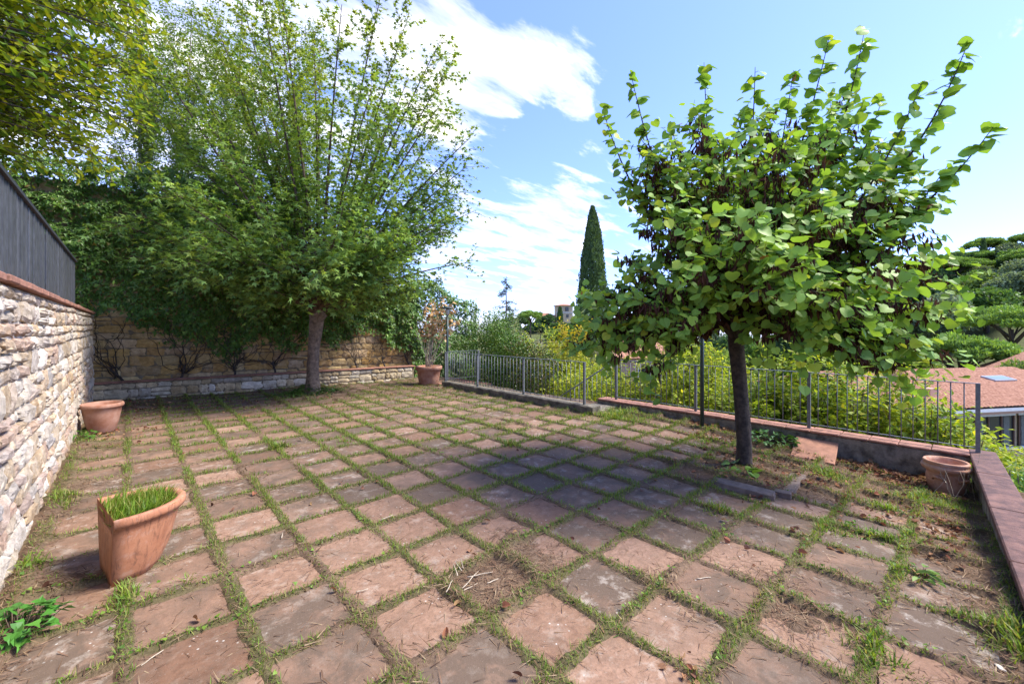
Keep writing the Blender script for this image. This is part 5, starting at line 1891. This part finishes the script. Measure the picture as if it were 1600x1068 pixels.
# nearer trees behind the tiled house
for kind, px, ytop, d, sc, lab in (('pine', 1580, 478, 44, .82, 'bright umbrella pine spreading above the tiled house'), ('pine2', 1500, 520, 38, .92, 'lower umbrella pine left of the tiled house chimney'), ('silver', 1470, 455, 58, 1.1, 'grey-green cedar between the redbud and the pines'), ('green', 1540, 440, 64, 1.0, 'rounded green tree above the umbrella pines'),
                                   ('pale', 1600, 545, 30, .55, 'light green bushy tree beside the red roof'), ('dark', 1440, 430, 66, 1.1, 'dark evergreen behind the edge of the redbud'), ('pale', 1400, 500, 45, .8, 'pale tree behind the right side of the redbud'), ('green', 1330, 520, 40, .7, 'green tree glimpsed under the redbud crown'), ('green', 1240, 535, 45, .7, 'green tree behind the redbud trunk'), ('pale', 1120, 530, 40, .6, 'pale tree glimpsed left of the redbud trunk'), ('silver', 1020, 520, 48, .7, 'grey-green tree between cypress and redbud')):
    p = foot(px, d)
    H = {'pine': 10.0, 'pine2': 9.5, 'silver': 8, 'green': 8, 'pale': 8, 'dark': 9.5}[kind] * sc
    top = EYE - (ytop - CY) / FPX * d
    p[2] = min(p[2], top - H) if top - H < p[2] else top - H if top - H - p[2] < 1.0 else p[2]
    szz = (top - p[2]) / H
    far_tree(kind, p, sc, rh.uniform(0, 6), lab, None, max(.6, szz))
for i in range(18):
    px = 945 + i * 27 + rh.uniform(-6, 6); d = rh.uniform(36, 60); k = ['green', 'pale', 'silver', 'dark'][i % 4]; sc = rh.uniform(.6, .85)
    H = {'silver': 8, 'green': 8, 'pale': 8, 'dark': 9.5}[k] * sc
    p = foot(px, d); top = EYE - (rh.uniform(498, 520) - CY) / FPX * d
    p[2] = min(p[2], top - H)
    far_tree(k, p, sc, rh.uniform(0, 6), {'green': 'mid-green', 'pale': 'pale green', 'silver': 'grey-green', 'dark': 'dark'}[k] + ' tree in the valley behind the lime shrubs', 'valley trees, ' + k, (top - p[2]) / H)
for px, d, h in ((1478, 118, 9), (1537, 125, 9), (1484, 120, 8)):
    p = foot(px, d)
    cypress((p[0], p[1], p[2]), h + 2.5, .8, 'small dark cypress tip on the hill skyline', 420 + px, 1500, (.5, .9), 'cypress tips on the skyline')
# villa hill
for i in range(46):
    px = rh.uniform(770, 1010); d = rh.uniform(150, 232)
    p = foot(px, d)
    k = rh.choice(['green', 'pale', 'dark', 'silver'], p=[.42, .18, .3, .1])
    far_tree(k, p, rh.uniform(.7, 1.0), rh.uniform(0, 6.28), {'green': 'mid-green tree on the slope below the distant villa', 'pale': 'pale tree on the slope below the distant villa', 'dark': 'dark evergreen on the slope below the distant villa', 'silver': 'grey-green tree on the slope below the distant villa'}[k], 'trees below the villa, ' + k)
for px, yt, k in ((826, 505, 'dark'), (834, 501, 'green'), (842, 499, 'dark'), (850, 501, 'green'), (858, 500, 'green'), (866, 503, 'dark'), (874, 500, 'green'), (882, 501, 'dark'), (890, 502, 'green'), (898, 499, 'dark'), (906, 496, 'green'), (914, 500, 'green')):
    p = foot(px, 196 + rh.uniform(-6, 6)); sc_ = rh.uniform(.75, .95)
    p[2] = EYE - (yt - CY) / FPX * 196 - (9.5 if k == 'dark' else 8.0) * sc_
    far_tree(k, p, sc_, rh.uniform(0, 6.28), {'green': 'rounded green tree right at the foot of the distant villa', 'dark': 'dark tree right at the foot of the distant villa'}[k], 'trees at the foot of the villa, ' + k)
p = foot(829, 150); p[2] = EYE + 27 / FPX * 150 - 10 * .95
far_tree('pine', p, .95, 1.0, 'lone round-headed pine left of the distant villa', 'lone pine')
c = foot(875, 215)
cypress((c[0], c[1], EYE + 31 / FPX * 215 - 9), 9.5, 1.5, 'dark cypress standing in front of the villa tower', 431, 2500, (.5, .9))
for o in (x for v in PROTO.values() for x in v):
    if o.parent is None:
        bpy.data.objects.remove(o)

# ------------------------------------------------------------------ buildings
PLASTER = flat('ochre_plaster', (.55, .40, .22), .9, ns=1.5, var=.15, bmp=.1)
PLASTER_P = flat('pink_plaster', (.50, .30, .20), .9, ns=1.5, var=.15, bmp=.1)
PLASTER_C = flat('cream_plaster', (.60, .45, .25), .9, ns=.6, var=.12, bmp=.0)
ROOF = flat('roof_tiles', (.38, .145, .065), .9, ns=7, var=.45, bmp=.3, bd=.01, c2=(.46, .23, .13))
WHITE = flat('white_paint', (.65, .64, .60), .6, ns=4, var=.1, bmp=0)
SHUT = flat('brown_shutter', (.12, .06, .035), .7, ns=4, var=.2, bmp=0)
def glassmat():
    m_, nt, b = newmat('window_glass')
    b.inputs['Base Color'].default_value = (.03, .035, .04, 1); b.inputs['Roughness'].default_value = .06
    return m_
GLASS = glassmat()
CURT = flat('pale_curtain', (.16, .16, .13), .9, ns=18, var=.3, bmp=0)


def tiled_roof(name, parent, O, U, Vv, lu, lv, mat, pu=.22, pv=.34):
    """wavy tile surface: O corner at the eave, U along the eave, Vv up the slope"""
    O, U, Vv = (np.array(q, float) for q in (O, U, Vv))
    U = unit(U); Vv = unit(Vv); Nn = np.cross(U, Vv)
    if Nn[2] < 0: Nn = -Nn
    nu = int(lu / pu * 4) + 1; nv = int(lv / pv * 3) + 1
    a = np.linspace(0, lu, nu); b = np.linspace(0, lv, nv)
    A, Bq = np.meshgrid(a, b, indexing='ij')
    hgt = .045 * np.abs(np.sin(A / pu * PI)) + .04 * (1 - (Bq / pv) % 1.0) + .01 * vnoise(A * 3, Bq * 3, 160)
    V = O + A[..., None] * U + Bq[..., None] * Vv + hgt[..., None] * Nn
    k = np.arange(A.size).reshape(A.shape)
    F = np.stack((k[:-1, :-1], k[1:, :-1], k[1:, 1:], k[:-1, 1:]), -1).reshape(-1, 4)
    return link(name, mesh(name, V.reshape(-1, 3), F, mat, None, False), parent)


# tiled house on the right
DH = 21.0
hA = pix(1418, 650, 17.5); hB = pix(1700, 668, 19.5)       # eave line
eU = unit((hB - hA) * np.array((1, 1, 0))); back = np.array((-eU[1], eU[0], 0))
if np.dot(back, (SA, CA, 0)) < 0: back = -back
ze = EYE - (640 - CY) / FPX * 18.0
zr = ze + 1.2
hs = thing('tiled_house', 'low ochre house with terracotta tile roof below the terrace', 'house')
e0 = np.array((hA[0], hA[1], ze)) + eU * .1
lh = 14.0; dh = 4.6
up = unit(back * dh + np.array((0, 0, zr - ze)))
sl_ = math.hypot(dh, zr - ze)
rf_ = tiled_roof('roof', hs, e0, eU, up, lh, sl_, ROOF)
tiled_roof('roof_far_side', hs, e0 + back * dh * 2 - np.array((0, 0, 0)), eU, unit(-back * dh + np.array((0, 0, zr - ze))), lh, sl_, ROOF)
fr3 = lambda u, v, z: e0 + eU * u + back * v + np.array((0, 0, z))
def hbox(u0, u1, v0, v1, z0, z1, mat, name, parent):
    M = Matrix(((eU[0], back[0], 0, e0[0]), (eU[1], back[1], 0, e0[1]), (0, 0, 1, e0[2]), (0, 0, 0, 1)))
    return MB().box(u0, u1, v0, v1, z0, z1, 0, M).build(name, mat, parent)
hbox(.6, lh, .75, dh * 2 - .6, -4.2, .22, PLASTER, 'wall', hs)
hbox(.0, lh, -.02, .05, -.17, -.03, WHITE, 'gutter', hs)
hbox(.05, lh, .06, .75, -.30, -.17, PLASTER_P, 'eave', hs)
hbox(.3, .62, .4, .74, -4.2, -.3, PLASTER, 'pillar', hs)
for u in (2.0, 4.7, 7.4, 10.1):
    w_ = hbox(u, u + 2.4, .70, .745, -2.0, -.55, GLASS, 'window', hs)
    hbox(u - .06, u + 2.46, .66, .70, -.55, -.47, WHITE, 'lintel', w_)
    for q in (0, .8, 1.6, 2.36):
        hbox(u + q - .03, u + q + .04, .655, .699, -2.0, -.551, SHUT, 'mullion', w_)
    for q in (.15, 1.75):
        hbox(u + q, u + q + .36, .685, .698, -1.95, -.6, CURT, 'curtain', w_)
    hbox(u - .1, u + 2.5, .6, .744, -2.12, -2.001, WHITE, 'sill', w_)
# chimney and skylight
cu = 2.6
ch = hbox(cu, cu + .75, 2.7, 3.3, .5, 1.35, PLASTER_P, 'chimney', hs)
hbox(cu - .08, cu + .83, 2.62, 3.38, 1.351, 1.43, ROOF, 'cap', ch)
hbox(2.9, 3.4, 1.2, 1.6, .2, .72, PLASTER_P, 'vent', hs)
Ms = Matrix(((eU[0], up[0], np.cross(eU, up)[0], 0), (eU[1], up[1], np.cross(eU, up)[1], 0), (eU[2], up[2], np.cross(eU, up)[2], 0), (0, 0, 0, 1)))
nn_ = np.cross(eU, up); nn_ = nn_ if nn_[2] > 0 else -nn_
og = e0 + eU * 9.3 + up * 2.7 + nn_ * .05
Ms = Matrix(((eU[0], up[0], nn_[0], og[0]), (eU[1], up[1], nn_[1], og[1]), (eU[2], up[2], nn_[2], og[2]), (0, 0, 0, 1)))
sk = MB().box(0, 1.5, 0, .65, -.02, .07, 0, Ms).build('skylight', flat('zinc_frame', (.25, .26, .27), .5, ns=6, var=.15, bmp=0), hs)
MB().box(.08, 1.42, .08, .57, .071, .08, 0, Ms).build('pane', flat('sky_glass', (.16, .20, .25), .2, ns=2, var=.1, bmp=0), sk)

# red hipped roof further right
p = pix(1606, 570, 34)
rr_ = thing('red_roofed_house', 'small house with red pointed roof behind the tiled house', 'house', None, (p[0], p[1], p[2] - 4))
MB().box(-2.2, 2.2, -2.2, 2.2, -3, 3.6).build('wall', PLASTER_P, rr_)
m = MB(); m.add([(-2.7, -2.7, 3.6), (2.7, -2.7, 3.6), (2.7, 2.7, 3.6), (-2.7, 2.7, 3.6), (0, 0, 5.2)], [(0, 1, 4), (1, 2, 4), (2, 3, 4), (3, 0, 4), (3, 2, 1, 0)])
m.build('roof', ROOF, rr_)
MB().box(-.5, .5, -2.26, -2.2, 1.2, 2.6).build('window', GLASS, rr_)

# pinkish house glimpsed between cypress and redbud
p = pix(985, 560, 30)
ph = thing('pink_house', 'pinkish plastered house glimpsed under the redbud leaves', 'house', None, (p[0], p[1], p[2] - 3.0), -YAW)
MB().box(-2.6, 2.6, 0, 5, -4, 3.1).build('wall', PLASTER_P, ph)
tiled_roof('roof', ph, (-3, -.4, 3.0), (1, 0, 0), (0, 1, .36), 6, 3.3, ROOF, .3, .4)
for u in (-1.6, .6):
    w_ = MB().box(u, u + .9, -.03, 0.0, 1.0, 2.3).build('window', GLASS, ph)
    MB().box(u - .06, u, -.05, -.001, .95, 2.35).build('frame', WHITE, w_)

# the distant villa with its tower
dv = 225.0
def vpx(px, py): return pix(px, py, dv)
vl = thing('villa', 'distant cream villa with a square tower on the far hill', 'villa', None, tuple(vpx(882, 505)), -YAW)
m1 = dv / FPX
def vb(x0, x1, y0, y1, dep0, dep1, mat, name, parent):
    """photo rectangle at the villa's distance, with depth"""
    o_ = vpx(882, 505)
    return MB().box((x0 - 882) * m1, (x1 - 882) * m1, dep0, dep1, (505 - y1) * m1, (505 - y0) * m1).build(name, mat, parent)
vb(869, 895, 477.5, 530, 0, 9, PLASTER_C, 'tower', vl)
def hip(x0, x1, yb, yt, dep0, dep1, name):
    a, b2 = (x0 - 882) * m1, (x1 - 882) * m1; z0, z1 = (505 - yb) * m1, (505 - yt) * m1
    cxm, cym = (a + b2) / 2, (dep0 + dep1) / 2
    ins = min(b2 - a, dep1 - dep0) / 2
    m_ = MB(); m_.add([(a, dep0, z0), (b2, dep0, z0), (b2, dep1, z0), (a, dep1, z0), (a + ins, cym, z1), (b2 - ins + .01, cym, z1)], [(0, 1, 5, 4), (1, 2, 5), (2, 3, 4, 5), (3, 0, 4), (3, 2, 1, 0)])
    m_.build(name, ROOF, vl)
hip(866, 898, 477.3, 473.5, -1, 10, 'tower_roof')
vb(838, 868.9, 494, 530, 1.5, 10, PLASTER_C, 'wing', vl)
hip(836, 872, 493.8, 488, .8, 11, 'wing_roof')
for x in (873.5, 884):
    w_ = vb(x, x + 4.5, 479.5, 486, -.12, -.02, GLASS, 'window', vl)
    vb(x - 1.0, x - .1, 479.5, 486, -.2, -.05, SHUT, 'shutter', w_)
for x in (874, 884.5):
    vb(x, x + 4, 491, 496, -.12, -.02, GLASS, 'window', vl)
for x in (842, 850, 858):
    vb(x, x + 3, 496, 500, 1.36, 1.47, GLASS, 'window', vl)
vb(868.9, 895.2, 487.5, 488.6, -.25, -.02, WHITE, 'string_course', vl)

# gravel drive seen below the parapet corner
gp = pix(1640, 780, 11.0); gpz = float(terrain_h(np.array(gp[0]), np.array(gp[1])))
gx_ = np.linspace(-3, 6, 37); gy_ = np.linspace(-6, 1.2, 29)
A, Bq = np.meshgrid(gp[0] + gx_, gp[1] + gy_, indexing='ij')
Zg = terrain_h(A, Bq) + .05
k = np.arange(A.size).reshape(A.shape)
F = np.stack((k[:-1, :-1], k[1:, :-1], k[1:, 1:], k[:-1, 1:]), -1).reshape(-1, 4)
tag(link('gravel_drive', mesh('gravel_drive', np.stack((A, Bq, Zg), -1).reshape(-1, 3), F, flat('grey_gravel', (.32, .33, .34), .95, ns=14, var=.35, bmp=.8, bd=.02), None, True)), 'grey gravel drive below the parapet', None, None, 'structure')
